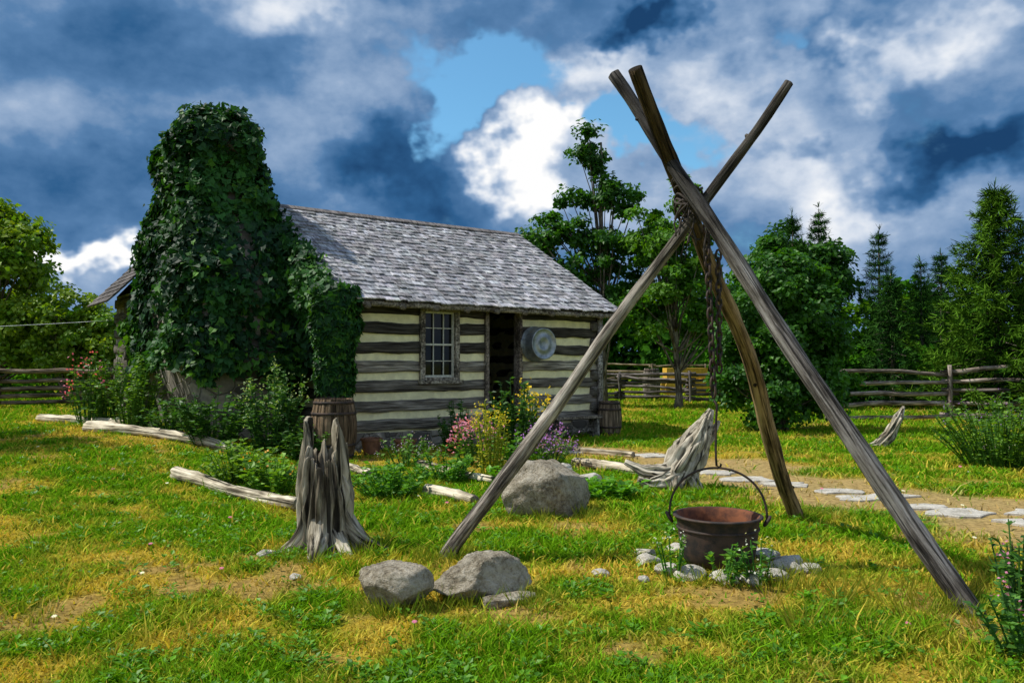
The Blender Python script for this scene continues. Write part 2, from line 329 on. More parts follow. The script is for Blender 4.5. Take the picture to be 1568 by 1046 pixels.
def lcol(n,A,Bc,bias=None,var=.25):
    t=rng.random(n) if bias is None else np.clip(bias+rng.normal(0,.2,n),0,1)
    c=np.asarray(A)*(1-t[:,None])+np.asarray(Bc)*t[:,None]
    return c*(1+rng.uniform(-var,var,(n,1)))
def crown(mb,x,y,bl,nclus,per,lsize,cr_,A,Bc,tmp=T_R,hollow=.45,droop=.3,z0=0):
    bl=np.array(bl,float); vol=(bl[:,3]*bl[:,4]*bl[:,5])**(2/3); pr=vol/vol.sum()
    ids=rng.choice(len(bl),nclus,p=pr); d=unit(rng.normal(size=(nclus,3))); r=rng.random(nclus)**hollow
    C=np.array([x,y,z0])+bl[ids,:3]+d*r[:,None]*bl[ids,3:6]
    bright=rng.random(nclus)
    n=nclus*per; ci=np.repeat(np.arange(nclus),per)
    off=rng.normal(size=(n,3)); off=unit(off)*(rng.random(n)**.5)[:,None]*cr_*np.repeat(rng.uniform(.5,1.3,nclus),per)[:,None]; off[:,2]*=.62
    Pn=C[ci]+off; keep=Pn[:,2]>hg(Pn[:,0],Pn[:,1])+.03
    Nn=rng.normal(size=(n,3))*.6+off/cr_*.5+d[ci]*.4; Nn[:,2]+=.55
    c=lcol(n,A,Bc,bright[ci]*.8+.1)
    leaves(mb,Pn[keep],Nn[keep],(lsize*rng.uniform(.6,1.25,n))[keep],tmp,c[keep],droop)
    return C
def _t(r): return r[0],r[1],(1,1,1),r[2]
def tree(name,x,y,bl,trunk_h,tr,nclus,per,lsize,cr_,A,Bc,hollow=.45,limbs=.3,lean=(0,0),stems=1,tmp=T_R):
    z0=hz(x,y); e=empty(name,(0,0,0)); mb=MB(); C=crown(mb,x,y,bl,nclus,per,lsize,cr_,A,Bc,tmp,hollow,z0=z0)
    mb.build('crown_foliage',M_leaf,False,e)
    tb=MB()
    for s in range(stems):
        ox,oy=(rng.normal(0,.25*(stems>1),2))
        tp=line((x+ox*.3,y+oy*.3,z0-.1),(x+lean[0]+ox*2,y+lean[1]+oy*2,z0+trunk_h),12,.18); rr=np.linspace(tr,tr*.2,12); rr[0]*=1.5
        tb.add(*_t(tube(tp,rr,10,rough=.2)))
    for c in C[rng.random(len(C))<limbs]:
        f=np.clip((c[2]-z0)/trunk_h*rng.uniform(.45,.8),.12,.92); k=f*11; i=int(k); b=tp[i]
        m=(b+c)/2+np.array([0,0,-.12*np.linalg.norm(c-b)]); t=np.linspace(0,1,6)[:,None]
        q=b*(1-t)**2+2*m*t*(1-t)+c*t*t
        tb.add(*_t(tube(q,np.linspace(tr*.4*(1.1-f),.012,6),6)))
    tb.build('trunk_and_limbs',M_bark,True,e); return e
T_N2=(np.array([(-.07,0,0),(.07,0,0),(.03,1,0),(-.03,1,0)]),[np.array([(0,1,2,3)])])
def conifer(name,x,y,h,r,A,Bc,lev=26,dens=1.0,gap=.12,base=.06):
    z0=hz(x,y); e=empty(name); tb=MB(); tb.add(*_t(tube(line((x,y,z0-.1),(x,y,z0+h),10,.05),np.linspace(.035*h*.6,.01,10),8))); mb=MB()
    for i in range(lev):
        f=base+(1-base)*(i/lev); z=z0+h*f; nb=int(rng.integers(6,10)); a0=rng.random()*6.28
        for b in range(nb):
            if rng.random()<gap: continue
            L_=r*(1-f)**.8*rng.uniform(.55,1.25)+.12; a=a0+b*6.283/nb+rng.normal(0,.15)
            dr=np.array([math.cos(a),math.sin(a),0]); n=int((14+L_*24)*dens)
            t=rng.random(n)**.75; side=np.array([-dr[1],dr[0],0]); sw=rng.normal(size=n)*.16*L_*(1-t)
            Pb=np.array([x,y,z])+dr*(L_*t)[:,None]+side*sw[:,None]; Pb[:,2]+=L_*(.34*t*t-.26*t)+ .22*L_*t*f
            tip=dr*.8+rng.normal(size=(n,3))*.5; tip[:,2]+=.2
            Nn=rng.normal(size=(n,3))*.6; Nn[:,2]+=.8; sh_=rng.uniform(.75,1.2)
            for q in range(3):
                tt=tip+rng.normal(size=(n,3))*.5
                leaves(mb,Pb+rng.normal(size=(n,3))*.035,Nn+rng.normal(size=(n,3))*.4,rng.uniform(.12,.30,n)*(.45+.2*r),T_N2,lcol(n,A,Bc,t*.8)*sh_,0.0,tt)
            if L_>.5 and b%2==0: tb.add(*_t(tube(np.array([x,y,z])+dr*np.linspace(0,L_*.8,4)[:,None]+np.array([0,0,-.1])*np.linspace(0,1,4)[:,None]*L_,np.linspace(.02,.006,4),4)))
    n=24; Pb=np.column_stack([np.full(n,x),np.full(n,y),z0+h*rng.uniform(.93,1.02,n)]); tt=rng.normal(size=(n,3))*.3; tt[:,2]+=1
    leaves(mb,Pb,rng.normal(size=(n,3)),np.full(n,.22),T_N2,lcol(n,A,Bc),0,tt)
    mb.build('needles',M_needle,False,e); tb.build('trunk',M_bark,True,e); return e
# trees
DG=(.016,.072,.006); MG=(.055,.18,.010); YG=(.20,.29,.010); LG=(.10,.23,.010)
tree('maple_tree',3.1,27,[(-.35,0,8.5,.9,.8,1.3),(.3,0,7.3,1.1,.9,1.1),(-1.7,0,5.7,1.0,1.0,1.0),(0,0,5.6,1.6,1.4,1.4),(-1.2,0,4.3,1.2,1.1,.8),(.3,0,3.7,1.3,1.2,1.0),(-1.0,0,7.1,.7,.7,.6)],9.0,.17,92,125,.19,.50,DG,MG,.6,.6)
tree('young_elm_tree',5.4,26,[(0,0,4.3,1.5,1.4,1.9),(-.8,0,5.6,.9,.9,1.2),(.3,0,6.8,.7,.8,.9),(-1.2,0,3.2,1.1,1,.9),(1,0,3.1,1.1,1,1.0)],7,.12,150,130,.17,.42,MG,LG,.55,.3)
tree('lilac_shrub',5.95,17.6,[(0,0,2.2,1.35,1.2,1.7),(-.5,-.1,1.2,1.1,1.0,1.1),(.6,-.1,1.3,1.0,1,1.2),(.1,0,3.2,.8,.8,.75)],2.5,.06,270,140,.12,.33,(.022,.092,.008),(.065,.20,.012),.38,.15,stems=4)
tree('poplar_tree',10.5,30,[(0,0,3.8,2.3,1.6,2.4),(-.6,0,5.6,1.2,1.1,1.2),(1.2,0,4.8,1.2,1.1,1.4)],6,.14,170,110,.22,.52,DG,MG,.5,.2)
tree('ash_tree',-15.4,23.5,[(0,0,3.4,1.9,1.6,2.2),(.7,0,4.4,1.0,1.1,1.0),(-.4,0,5.5,1.1,1,.9),(.9,0,2.2,1.2,1.2,1.2)],5.6,.14,150,115,.19,.44,LG,YG,.5,.35)
tree('willow_shrub',-12.7,23,[(0,0,1.9,1.3,1.1,1.4),(-.9,0,2.3,.9,.9,1.0),(.9,0,1.7,1.0,.9,1.3)],2.6,.07,140,120,.15,.38,LG,YG,.5,.3,stems=3)
tree('apple_tree',-11.6,12.4,[(0,0,4.6,1.5,1.5,1.5),(-.6,.6,3.6,1.3,1.3,1.0),(.3,-.5,5.8,1.0,1.0,.8)],5.5,.13,90,80,.16,.45,MG,LG,.5,.3)
PA=(.010,.046,.012); PB=(.045,.12,.018)
for (x,y,h,r) in [(12.8,21,6.1,2.1),(15.3,22,6.7,2.3),(14.2,18.6,4.5,1.9)]:
    conifer('white_pine_tree',x,y,h,r,(.018,.072,.008),(.10,.20,.016),30,1.3)
for (x,y,h,r) in [(9.9,28,6.7,1.2),(11.6,30,7.3,1.5),(13.4,29,6.3,1.2),(14.9,29,5.2,.8),(12.4,26,4.4,1.3),(16.2,30,5.6,1.4)]:
    conifer('spruce_tree',x,y,h,r,PA,PB,24,.8)
mb=MB()
for i in range(95):
    a=rng.uniform(-.85,.85); d=rng.uniform(46,62); x=math.tan(a)*d; h=rng.uniform(4.2,7.5)
    if abs(x)<4 : h*=.8
    crown(mb,x,d,[(0,0,h*.5,h*.42,h*.3,h*.5)],24,42,.5,1.0,DG if rng.random()<.5 else (.03,.09,.016),MG if rng.random()<.6 else LG)
mb.build('distant_trees',M_far)
mb=MB()
for i in range(26):
    x=rng.uniform(8.5,19); y=rng.uniform(27,32); crown(mb,x,y,[(0,0,1.1,1.2,.9,1.3)],18,60,.2,.45,DG,MG)
for i in range(16):
    x=rng.uniform(-27,-13.5); y=rng.uniform(27,32); crown(mb,x,y,[(0,0,1.5,1.4,1.0,1.7)],18,60,.24,.5,MG,LG)
mb.build('hedgerow',M_far)
# ------------------------------------------------------------ cabin
RZ=math.atan2(.602,.798); CX,CY=-2.67,13.36
def loc2w(u,s): return (CX+.798*u-.602*s, CY+.602*u+.798*s)
cab=empty('log_cabin',(CX,CY,0),RZ)
Lc=5.5; Wd=6.4; EZ=2.55; RZD=4.62; OV=.35
lg=MB(); P0=.30; NL=7; PIT=.335; LH=.20
def hlog(a,b,z,shade):
    r=tube(line(a,b,max(4,int(np.linalg.norm(np.subtract(b,a))/.12)),.014),1,18,(.085,LH/2),5,rough=.26,up=(0,0,1))
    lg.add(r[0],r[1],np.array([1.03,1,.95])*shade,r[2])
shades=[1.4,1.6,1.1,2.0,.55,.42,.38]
openings=[(1.28,2.10,1.18,2.50),(2.69,3.55,.1,2.55)]
for i in range(NL):
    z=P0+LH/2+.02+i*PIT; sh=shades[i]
    cuts=[(-.10,Lc+.10)]
    for (a,b,c,d) in openings:
        if z+.07>c and z-.07<d:
            nc=[]
            for (p,q) in cuts:
                if a>p and b<q: nc+= [(p,a),(b,q)]
                else: nc.append((p,q))
            cuts=nc
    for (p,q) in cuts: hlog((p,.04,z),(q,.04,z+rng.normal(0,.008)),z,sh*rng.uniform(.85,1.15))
    hlog((-.1,Wd-.04,z),(Lc+.1,Wd-.04,z),z,1)
    hlog((Lc-.04,-.1,z+PIT*.5-.02),(Lc-.04,Wd+.1,z+PIT*.5-.02),z,1)
    hlog((.04,.14,z+PIT*.5),(.04,Wd+.1,z+PIT*.5),z,.8)
lg.build('logs',M_cablog,True,cab)
ck=MB(); y0,y1=.045,.13
for (a,b,c,d) in [(0.02,1.28,.25,2.62),(1.28,2.10,.25,1.18),(1.28,2.10,2.50,2.62),(2.10,2.69,.25,2.62),(3.55,Lc-.02,.25,2.62),(2.69,3.55,2.53,2.62)]:
    ck.add(*box((a,y0-.04,c),(b,y1,d)))
ck.add(*box((.005,.135,.25),(.12,Wd,2.62))); ck.add(*box((Lc-.12,.135,.25),(Lc-.03,Wd,2.62))); ck.add(*box((.125,Wd-.12,.25),(Lc-.125,Wd-.02,2.62)))
ck.build('chinking',M_chink,False,cab)
fd=MB()
for k in range(15):
    u=k*.38+.1; fd.add(*box((u-.19+.004,-.03-rng.random()*.05,-.3),(u+.19-.004,.16,.26+rng.random()*.06)))
fd.add(*box((-.02,.17,-.3),(.2,Wd,.25))); fd.add(*box((Lc-.2,.17,-.3),(Lc+.02,Wd,.25)))
fd.build('stone_foundation',M_stone,False,cab)
fl=MB(); fl.add(*box((.13,.17,.2),(Lc-.13,Wd-.14,.27))); fl.build('floor',M_dark,False,cab)
gb=MB()
for u in (.03,Lc-.10):
    V=np.array([(u,0,2.6),(u,Wd,2.6),(u,Wd/2,4.46),(u+.06,0,2.6),(u+.06,Wd,2.6),(u+.06,Wd/2,4.46)]); gb.add(V,[np.array([(0,1,2),(3,5,4)]),np.array([(0,2,5,3),(1,4,5,2),(0,3,4,1)])],(.9,.85,.8))
gb.build('gable_boards',M_log,False,cab)
sl_=math.hypot(Wd/2+OV,RZD-EZ); al=math.atan2(RZD-EZ,Wd/2+OV)
BX6=[np.array([(0,1,3,2),(4,6,7,5),(0,4,5,1),(2,3,7,6),(0,2,6,4),(1,5,7,3)])]
rb=MB(); tdir=np.array([0,math.cos(al),math.sin(al)]); nrm=np.array([0,-math.sin(al),math.cos(al)]); o=np.array([0,-OV,EZ])
for sgn in (0,1):
    V=[]
    for uu in (-.38,Lc+.38):
        for dd in (0,sl_):
            for hh in (-.06,-.01): V.append(np.array([uu,0,0])+o+tdir*dd+nrm*(hh-.03))
    V=np.array(V)
    if sgn: V[:,1]=Wd-V[:,1]
    rb.add(V,BX6,(.45,.4,.35))
rb.build('roof_deck',M_log,False,cab)
sh=MB(); d=-.04
while d<sl_-.02:
    rowj=rng.uniform(.82,1.12)
    for sgn in (0,1):
        u=-.42
        while u<Lc+.42:
            wdt=rng.uniform(.08,.18); u2=min(u+wdt,Lc+.44); dj=rng.normal(0,.012); L_=min(.34,sl_-d+.02); lift=rng.uniform(.030,.055)
            pt=float(fbm(np.array([u*1.1+4]),np.array([d*1.3+sgn*9]),3)[0]); g=rng.uniform(.58,1.2)*rowj*(.7+.6*pt); tint_=np.array([g*rng.uniform(.95,1.05),g,g*rng.uniform(.98,1.08)])
            V=[]
            sag=-.03*math.sin(math.pi*(u+.4)/(Lc+.8))
            for uu in (u+.004,u2-.004):
                for (dd,h0,h1) in ((d+dj,lift-.022,lift),(d+L_,.002,.012)):
                    for hh in (h0,h1): V.append(np.array([uu,0,sag])+o+tdir*dd+nrm*hh)
            V=np.array(V); G=V+rng.random(3)*20
            if sgn: V[:,1]=Wd-V[:,1]
            sh.add(V,BX6,tint_,G); u=u2
    d+=.175
for s_ in (-1,1):
    V=[]
    for uu in (-.44,Lc+.44):
        for dd in (-.0,.16):
            for hh in (.045,.07): V.append((uu,Wd/2+s_*(dd*math.cos(al)),RZD-dd*math.sin(al)+hh-.02))
    sh.add(np.array(V),BX6,(.5,.45,.42))
sh.build('shingle_roof',M_shingle,False,cab)
ev=MB()
r=tube(line((-.35,-OV+.06,EZ-.07),(Lc+.40,-OV+.06,EZ-.07),30,.02),.055,10,rough=.12); ev.add(r[0],r[1],(1.4,1.35,1.3),r[2])
for k in range(9):
    u=.1+k*.66; r=tube(line((u,-OV-.03,EZ-.12+.0),(u,.3,EZ+.04),5,.01),.05,8,rough=.1); ev.add(r[0],r[1],(1.5,1.4,1.25),r[2])
for uu in (-.43,Lc+.43):
    for sgn in (0,1):
        V=[]
        for du in (-.02,.02):
            for dd in (-.02,sl_):
                for hh in (-.15,.005): V.append(np.array([uu+du,0,0])+o+tdir*dd+nrm*hh)
        V=np.array(V)
        if sgn: V[:,1]=Wd-V[:,1]
        ev.add(V,BX6,(.8,.75,.7))
ev.add(*box((Lc+.02,-.12,.2),(Lc+.14,-.06,2.5)),col=(1.5,1.5,1.5))
ev.build('eave_poles_and_rake_boards',M_log,True,cab)
wf=MB(); a,b,c,d_=1.28,2.10,1.18,2.50
for (lo,hi) in [((a,-.07,c),(a+.09,.10,d_)),((b-.09,-.07,c),(b,.10,d_)),((a+.09,-.07,d_-.09),(b-.09,.10,d_)),((a-.05,-.12,c-.06),(b+.05,.10,c-.002)),((a+.09,-.05,c),(b-.09,.1,c+.05))]:
    wf.add(*box(lo,hi),col=(1.3,1.25,1.1))
wf.build('window_frame',M_log,False,cab)
wm=MB(); x0,x1,z0,z1=a+.09,b-.09,c+.05,d_-.09
def bx(lo,hi): wm.add(*box(lo,hi))
bx((x0,.0,z0),(x0+.03,.04,z1)); bx((x1-.03,.0,z0),(x1,.04,z1)); bx((x0+.03,.002,z1-.03),(x1-.03,.042,z1)); bx((x0+.03,.002,z0),(x1-.03,.042,z0+.04)); bx((x0+.03,-.006,(z0+z1)/2-.016),(x1-.03,.046,(z0+z1)/2+.016))
for k in (1,2):
    xx=x0+(x1-x0)*k/3; bx((xx-.007,.008,z0+.04),(xx+.007,.034,z1-.03))
for k in (1,3):
    zz=z0+(z1-z0)*k/4; bx((x0+.03,.012,zz-.007),(x1-.03,.030,zz+.007))
wm.build('window_sash',M_paint,False,cab)
g=MB(); g.add(*box((x0,.048,z0),(x1,.055,z1))); g.build('window_glass',M_glass,False,cab)
df=MB()
for (lo,hi) in [((2.69,-.07,.15),(2.76,.12,2.53)),((3.48,-.07,.15),(3.55,.12,2.53)),((2.76,-.07,2.46),(3.48,.12,2.53)),((2.69,-.15,.1),(3.55,.12,.148)),((2.45,-.55,-.1),(3.7,-.16,.08))]:
    df.add(*box(lo,hi),col=(1.1,1.0,.9))
df.build('door_frame',M_log,False,cab)
dl=MB()
for k in range(4): dl.add(*box((2.78+.02,.14+k*.17,.28),(2.84,.14+k*.17+.165,2.44)),col=(.8,.55,.4))
dl.build('plank_door',M_log,False,cab)
rw=MB(); u0,u1,s0,s1=-2.15,1.6,Wd+.02,7.9; ur,zr,ze=-.75,4.8,3.0
for i in range(8):
    z=.3+i*.34
    r=tube(line((u0-.1,s0+.04,z),(-.02,s0+.04,z),14,.012),1,12,(.085,.11),5,rough=.12); rw.add(r[0],r[1],(.7,.66,.6),r[2])
    r=tube(line((u0+.04,s0,z+.15),(u0+.04,s1,z+.15),14,.012),1,12,(.085,.11),5,rough=.12); rw.add(r[0],r[1],(.7,.66,.6),r[2])
V=np.array([(u0,s0+.05,3.0),(u1,s0+.05,3.0),(ur,s0+.05,zr-.15),(u0,s1,3.0),(u1,s1,3.0),(ur,s1,zr-.15)]); rw.add(V,[np.array([(0,1,2),(3,5,4)]),np.array([(0,3,4,1)])],(.5,.5,.5))
rw.build('rear_wing_logs',M_cablog,True,cab)
wc=MB(); wc.add(*box((u0+.01,s0+.06,0),(u1,s1,3.0))); wc.build('rear_wing_walls',M_stone,False,cab)
rr=MB()
for (ue,sg) in ((-2.65,-1),(1.9,1)):
    p0=np.array([ue,0,ze-.22]); p1=np.array([ur,0,zr]); dv=p1-p0; ln=np.linalg.norm(dv); dv/=ln; nn=np.array([-dv[2],0,dv[0]]) * (1 if dv[0]>0 else -1)
    rows=int(ln/.18)
    for i in range(rows+1):
        s=s0-.45
        while s<s1+.3:
            wd=rng.uniform(.1,.2); g_=rng.uniform(.2,.42); V=[]
            for ssv in (s,s+wd-.004):
                for (dd,h0,h1) in ((i*.18-.03,.0,.04),(min(i*.18+.3,ln+.03),-.01,.012)):
                    for hh in (h0,h1): V.append(p0+dv*dd+nn*hh+np.array([0,ssv,0]))
            rr.add(np.array(V),BX6,(g_,g_*.9,g_*.85)); s+=wd
rr.build('rear_wing_roof',M_shingle,False,cab)
# chimney
ZT=[-.3,.2,.7,1.5,2.8,3.6,4.2,5.0,5.6,5.95,6.2]
UT0=[-2.1,-2.1,-2.2,-2.4,-2.4,-2.3,-2.15,-2.1,-2.1,-2.05,-1.80]; UT1=[0,0,0,0,0,-.2,-.45,-.6,-.60,-.65,-.90]
ST0=[1.5,1.5,1.5,1.2,1.2,1.6,2.05,2.35,2.38,2.45,2.75]; ST1=[5.4,5.4,5.6,5.8,5.9,5.5,4.8,4.4,4.35,4.25,3.95]
ch=MB(); th=np.linspace(0,2*math.pi,40,endpoint=False); rings=[]
for z in np.linspace(-.3,5.95,50):
    a0,a1,b0,b1=[np.interp(z,ZT,t) for t in (UT0,UT1,ST0,ST1)]
    ins=.24
    cx,cy,ha,hb=(a0+a1)/2,(b0+b1)/2,(a1-a0)/2-ins,(b1-b0)/2-ins
    cc=np.cos(th);sn=np.sin(th); e=2/6.
    rough_=1+.05*(fbm(th*3+z*3,th*0+z*4,3)-.5)
    rings.append(np.stack([cx+ha*np.sign(cc)*abs(cc)**e*rough_,cy+hb*np.sign(sn)*abs(sn)**e*rough_,np.full(40,z)],1))
V=np.concatenate(rings);k=np.arange(40);k2=(k+1)%40
Q=np.concatenate([np.stack([i*40+k,i*40+k2,(i+1)*40+k2,(i+1)*40+k],1) for i in range(49)])
V=np.vstack([V,V[-40:].mean(0)]); ch.add(V,[Q,np.stack([49*40+k,49*40+k2,np.full(40,2000)],1)])
ch.build('stone_chimney',M_stone,True,cab)
# ivy
iv=MB(); n=32000
z=rng.uniform(.55,6.22,n)
th=rng.uniform(0,2*math.pi,n); cc=np.cos(th);sn=np.sin(th); e=2/3.6
def it(t): return np.interp(z,ZT,t)
a0,a1,b0,b1=it(UT0),it(UT1),it(ST0),it(ST1)
topr=np.where(z>5.9,rng.random(n)**.5,1)
bump=-.05+.50*(fbm(th*2.6+z*.6,z*2.2,3)-.42)+.30*(fbm(th*7+4,z*5,2)-.5)+rng.normal(0,.05,n)
nu=np.sign(cc)*abs(cc)**(2-e); nv_=np.sign(sn)*abs(sn)**(2-e)
pu=(a0+a1)/2+((a1-a0)/2*topr+bump)*np.sign(cc)*abs(cc)**e; pv=(b0+b1)/2+((b1-b0)/2*topr+bump)*np.sign(sn)*abs(sn)**e
ptz=z+rng.normal(0,.03,n)
Pn=np.stack([pu,pv,ptz],1); Nn=np.stack([nu,nv_,np.full(n,.5)],1); Nn[z>5.9,2]+=1.0; Nn+=rng.normal(size=(n,3))*.5
thr=fbm(th*2.2+3,z*.8,3); keep=z>(.55+1.15*thr)
IA=(.007,.036,.013); IB=(.030,.115,.018); IC=(.09,.23,.015)
def ivc(n,b1_,b2_):
    c=lcol(n,IA,IB,b1_,.35); q=(rng.random(n)<b2_)[:,None]; return np.where(q,lcol(n,IB,IC),c)
br=np.clip(fbm(th*2+7,z*1.6,3)*2.2-.7,0,1)
yl=.06+.35*np.clip(fbm(th*2.5+30,z*1.1,3)*2-1.05,0,1)+.25*(z<1.7)+.40*((sn>.3)&(cc<0)&(z<4.4))
cI=ivc(n,br,yl); leaves(iv,Pn[keep],Nn[keep],(rng.uniform(.06,.175,n))[keep],T_I,cI[keep],1.1)
n=10000; s=rng.uniform(-.20,3.1,n); zt=EZ+(s+OV)*math.tan(al)+.12+.18*(fbm(s*4,s*0,2)-.3); zb=.9+.8*fbm(s*2.4,s*0+3,2); z=zb+(zt-zb)*rng.random(n)**.8
low=z<EZ-.1; u=np.where(low,np.where(rng.random(n)<.5,-.20,-.38)+rng.normal(0,.06,n),-.42-.14*fbm(s*3,z*3,2)+rng.normal(0,.07,n)+np.where(rng.random(n)<.14,.20,0))
Nn=np.tile([-.9,-.35,.45],(n,1))+rng.normal(size=(n,3))*.5
leaves(iv,np.stack([u,s,z],1),Nn,rng.uniform(.06,.165,n),T_I,ivc(n,np.clip(fbm(s*3,z*3,2)*1.8-.5,0,1),.10),1.1)
n=2900; z=rng.uniform(1.0,2.74,n); wdt_=.06+.22*fbm(z*2.5,z*0+1,2)+.10*ss((z-1.6)); th=rng.uniform(0,6.28,n)
Pn=np.stack([-.38+np.cos(th)*(wdt_+.12),-.14+np.sin(th)*wdt_,z],1); Nn=np.stack([np.cos(th),np.sin(th),th*0+.4],1)+rng.normal(size=(n,3))*.5
leaves(iv,Pn,Nn,rng.uniform(.06,.15,n),T_I,ivc(n,None,.2),1.1)
n=520; th=rng.uniform(0,6.28,n); q=rng.random(n)**.5; Pn=np.stack([-1.35+np.cos(th)*.62*q,3.35+np.sin(th)*.8*q,6.05+rng.random(n)**3*.28+(1-q)*.10],1)
leaves(iv,Pn,rng.normal(size=(n,3))+[0,0,.6],rng.uniform(.07,.14,n),T_I,lcol(n,IA,IB),.3)
io=iv.build('ivy_vine',M_ivy); io.location=(CX,CY,0); io.rotation_euler=(0,0,RZ)
# ------------------------------------------------------------ wash tub
e=empty('wash_tub'); tx,ty=loc2w(3.86,-.04)
V,Pq=lathe([(.335,0),(.345,.01),(.345,.03),(.33,.035),(.325,.12),(.322,.125),(.322,.14),(.325,.145),(.30,.30),(.305,.315),(.295,.32),(.28,.318),(.27,.300),(.17,.297),(.165,.303),(.10,.303),(.095,.297),(.02,.297),(.0,.297)],40)
mb=MB(); mb.add(V,Pq); ob=mb.build('tub_body',M_zinc,True,e)
hd=MB(); 
for s_ in (-1,1):
    q=[(s_*.33,-.08,.08),(s_*.39,-.07,.09),(s_*.40,0,.1),(s_*.39,.07,.09),(s_*.33,.08,.08)]; r=tube(q,.009,6); hd.add(*_t(r))
hd.build('tub_handles',M_zinc,True,e)
e.location=(tx,ty,1.86); e.rotation_euler=(math.radians(90),0,RZ)
# ------------------------------------------------------------ barrels, pots, bench
def barrel(name,x,y,r,h,tone):
    e=empty(name,(x,y,hz(x,y))); seg=72
    pr=[(r*.82,0)]+[(r*(.82+.18*math.sin(math.pi*t)),h*t) for t in np.linspace(0,1,11)]+[(r*.82-.03,h),(r*.80-.03,h-.06),(r*.80-.03,h-.065),(.0,h-.065)]
    V,Pq=lathe(pr,seg,lambda th,i:1-.022*((np.arange(seg)%4)==0)*(i<12))
    k=(np.arange(len(V))%seg)//4; cv=np.array(tone)*(0.75+.5*rng.random(18))[k][:,None]
    th=np.arctan2(V[:,1],V[:,0]); m=MB(); m.add(V,Pq,cv,np.stack([th*r,V[:,0]*0+k,V[:,2]],1)); m.build('staves',M_cablog,False,e)
    hb=MB()
    for t in (.06,.24,.76,.94):
        rr_=r*(.82+.18*math.sin(math.pi*t))+.004; V,Pq=lathe([(rr_,h*t-.022),(rr_+.006,h*t-.02),(rr_+.006,h*t+.02),(rr_,h*t+.022)],40); hb.add(V,Pq)
    hb.build('hoops',M_iron,True,e); return e
barrel('wooden_barrel',-2.78,12.45,.36,.93,(.9,.66,.46)); barrel('wooden_barrel',2.02,16.5,.25,.70,(1.0,.8,.6)); barrel('wooden_barrel',5.6,32.0,.35,1.25,(1.3,1.2,1.1))
def pot(name,x,y,r,h,mat):
    m=MB(); V,Pq=lathe([(0,0),(r*.75,0),(r,h*.85),(r*1.1,h*.86),(r*1.1,h),(r*.95,h),(r*.9,h*.85),(0,h*.83)],28); m.add(V,Pq); o=m.build(name,mat,False); o.location=(x,y,hz(x,y)); return o
pot('flower_pot',-2.28,12.95,.16,.27,M_terra); pot('flower_pot',-1.72,12.9,.17,.26,M_terra)
bn=MB(); bn.add(*box((-.6,-.15,.40),(.6,.15,.45)),col=(1.2,1.1,1))
for u in (-.5,.5): bn.add(*box((u-.03,-.13,-.03),(u+.03,.13,.40)),col=(1,1,1))
bn.add(*box((-.47,-.02,.14),(.47,.02,.20)))
bo=bn.build('wooden_bench',M_log); bx_,by_=loc2w(4.6,-.42); bo.location=(bx_,by_,hz(bx_,by_)); bo.rotation_euler=(0,0,RZ)
cr2=MB(); cr2.add(*box((-.9,-.5,.65),(.9,.5,1.25)))
for u in (-.6,.6):
    for s_ in (-.55,.55):
        V,Pq=lathe([(.0,-.03),(.38,-.03),(.40,0),(.38,.03),(0,.03)],20); V=V[:,[0,2,1]]+[u,s_,.39]; cr2.add(V,Pq,(.4,.3,.2))
cr2.add(*box((.9,-.03,.65),(1.7,.03,.72)))
o_=cr2.build('farm_cart',M_yel); o_.location=(7.7,35.5,0)
# ------------------------------------------------------------ tripod
tri=empty('wooden_tripod')
def pole(name,F,A,t,r0,r1,tone):
    F=np.array(F,float);A=np.array(A,float); E=F+(A-F)*t; F2=F-(A-F)*.03
    p=line(F2,E,60,.07); rr_=np.linspace(r0,r1,60)*(1+.18*(fbm(np.linspace(0,12,60),np.zeros(60)+rng.random()*9,3)-.5))
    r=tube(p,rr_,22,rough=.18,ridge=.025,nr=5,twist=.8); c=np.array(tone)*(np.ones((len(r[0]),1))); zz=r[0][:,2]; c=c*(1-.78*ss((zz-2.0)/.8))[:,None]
    c=c*(.70+.6*fbm(zz*2.5,zz*0+rng.random()*9,3))[:,None]
    m=MB(); m.add(r[0],r[1],c,r[2])
    for j in range(10):
        k=rng.integers(4,56); th=rng.random()*6.28; dvec=np.array([math.cos(th),math.sin(th)*.4,math.sin(th)]); q=tube([p[k],p[k]+dvec*rr_[k]*.9,p[k]+dvec*(rr_[k]+.012)],[.022,.020,.010],8); m.add(q[0],q[1],c[0]*.4,q[2])
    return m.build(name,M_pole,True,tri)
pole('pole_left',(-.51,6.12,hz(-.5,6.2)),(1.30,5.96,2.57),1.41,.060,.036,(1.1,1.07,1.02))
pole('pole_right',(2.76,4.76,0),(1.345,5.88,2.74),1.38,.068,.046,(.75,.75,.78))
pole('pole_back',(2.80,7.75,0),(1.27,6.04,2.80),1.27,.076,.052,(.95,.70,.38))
lm=MB()
for k in range(9):
    c=np.array([1.32,5.96,2.60+k*.024+rng.normal(0,.02)]); t=np.linspace(0,2*math.pi,24); tl=rng.normal(0,.7,2); rs=rng.uniform(.85,1.02)
    rad_=rs*(1+.10*np.sin(3*t+rng.random()*6)); q=np.stack([c[0]+.10*rad_*np.cos(t),c[1]+.115*rad_*np.sin(t),c[2]+.1*(tl[0]*np.cos(t)+tl[1]*np.sin(t))],1); lm.add(*_t(tube(q,.0085,6)))
for k in range(6):
    p=line((1.25+.03*k,5.84,2.66),(1.20+.05*k,5.82,2.44-.04*k+rng.normal(0,.04)),6,.06); lm.add(*_t(tube(p,.007,5)))
lm.build('rope_lashing',M_rope,True,tri)
cm_=MB(); cxx,cyy=1.50,5.92
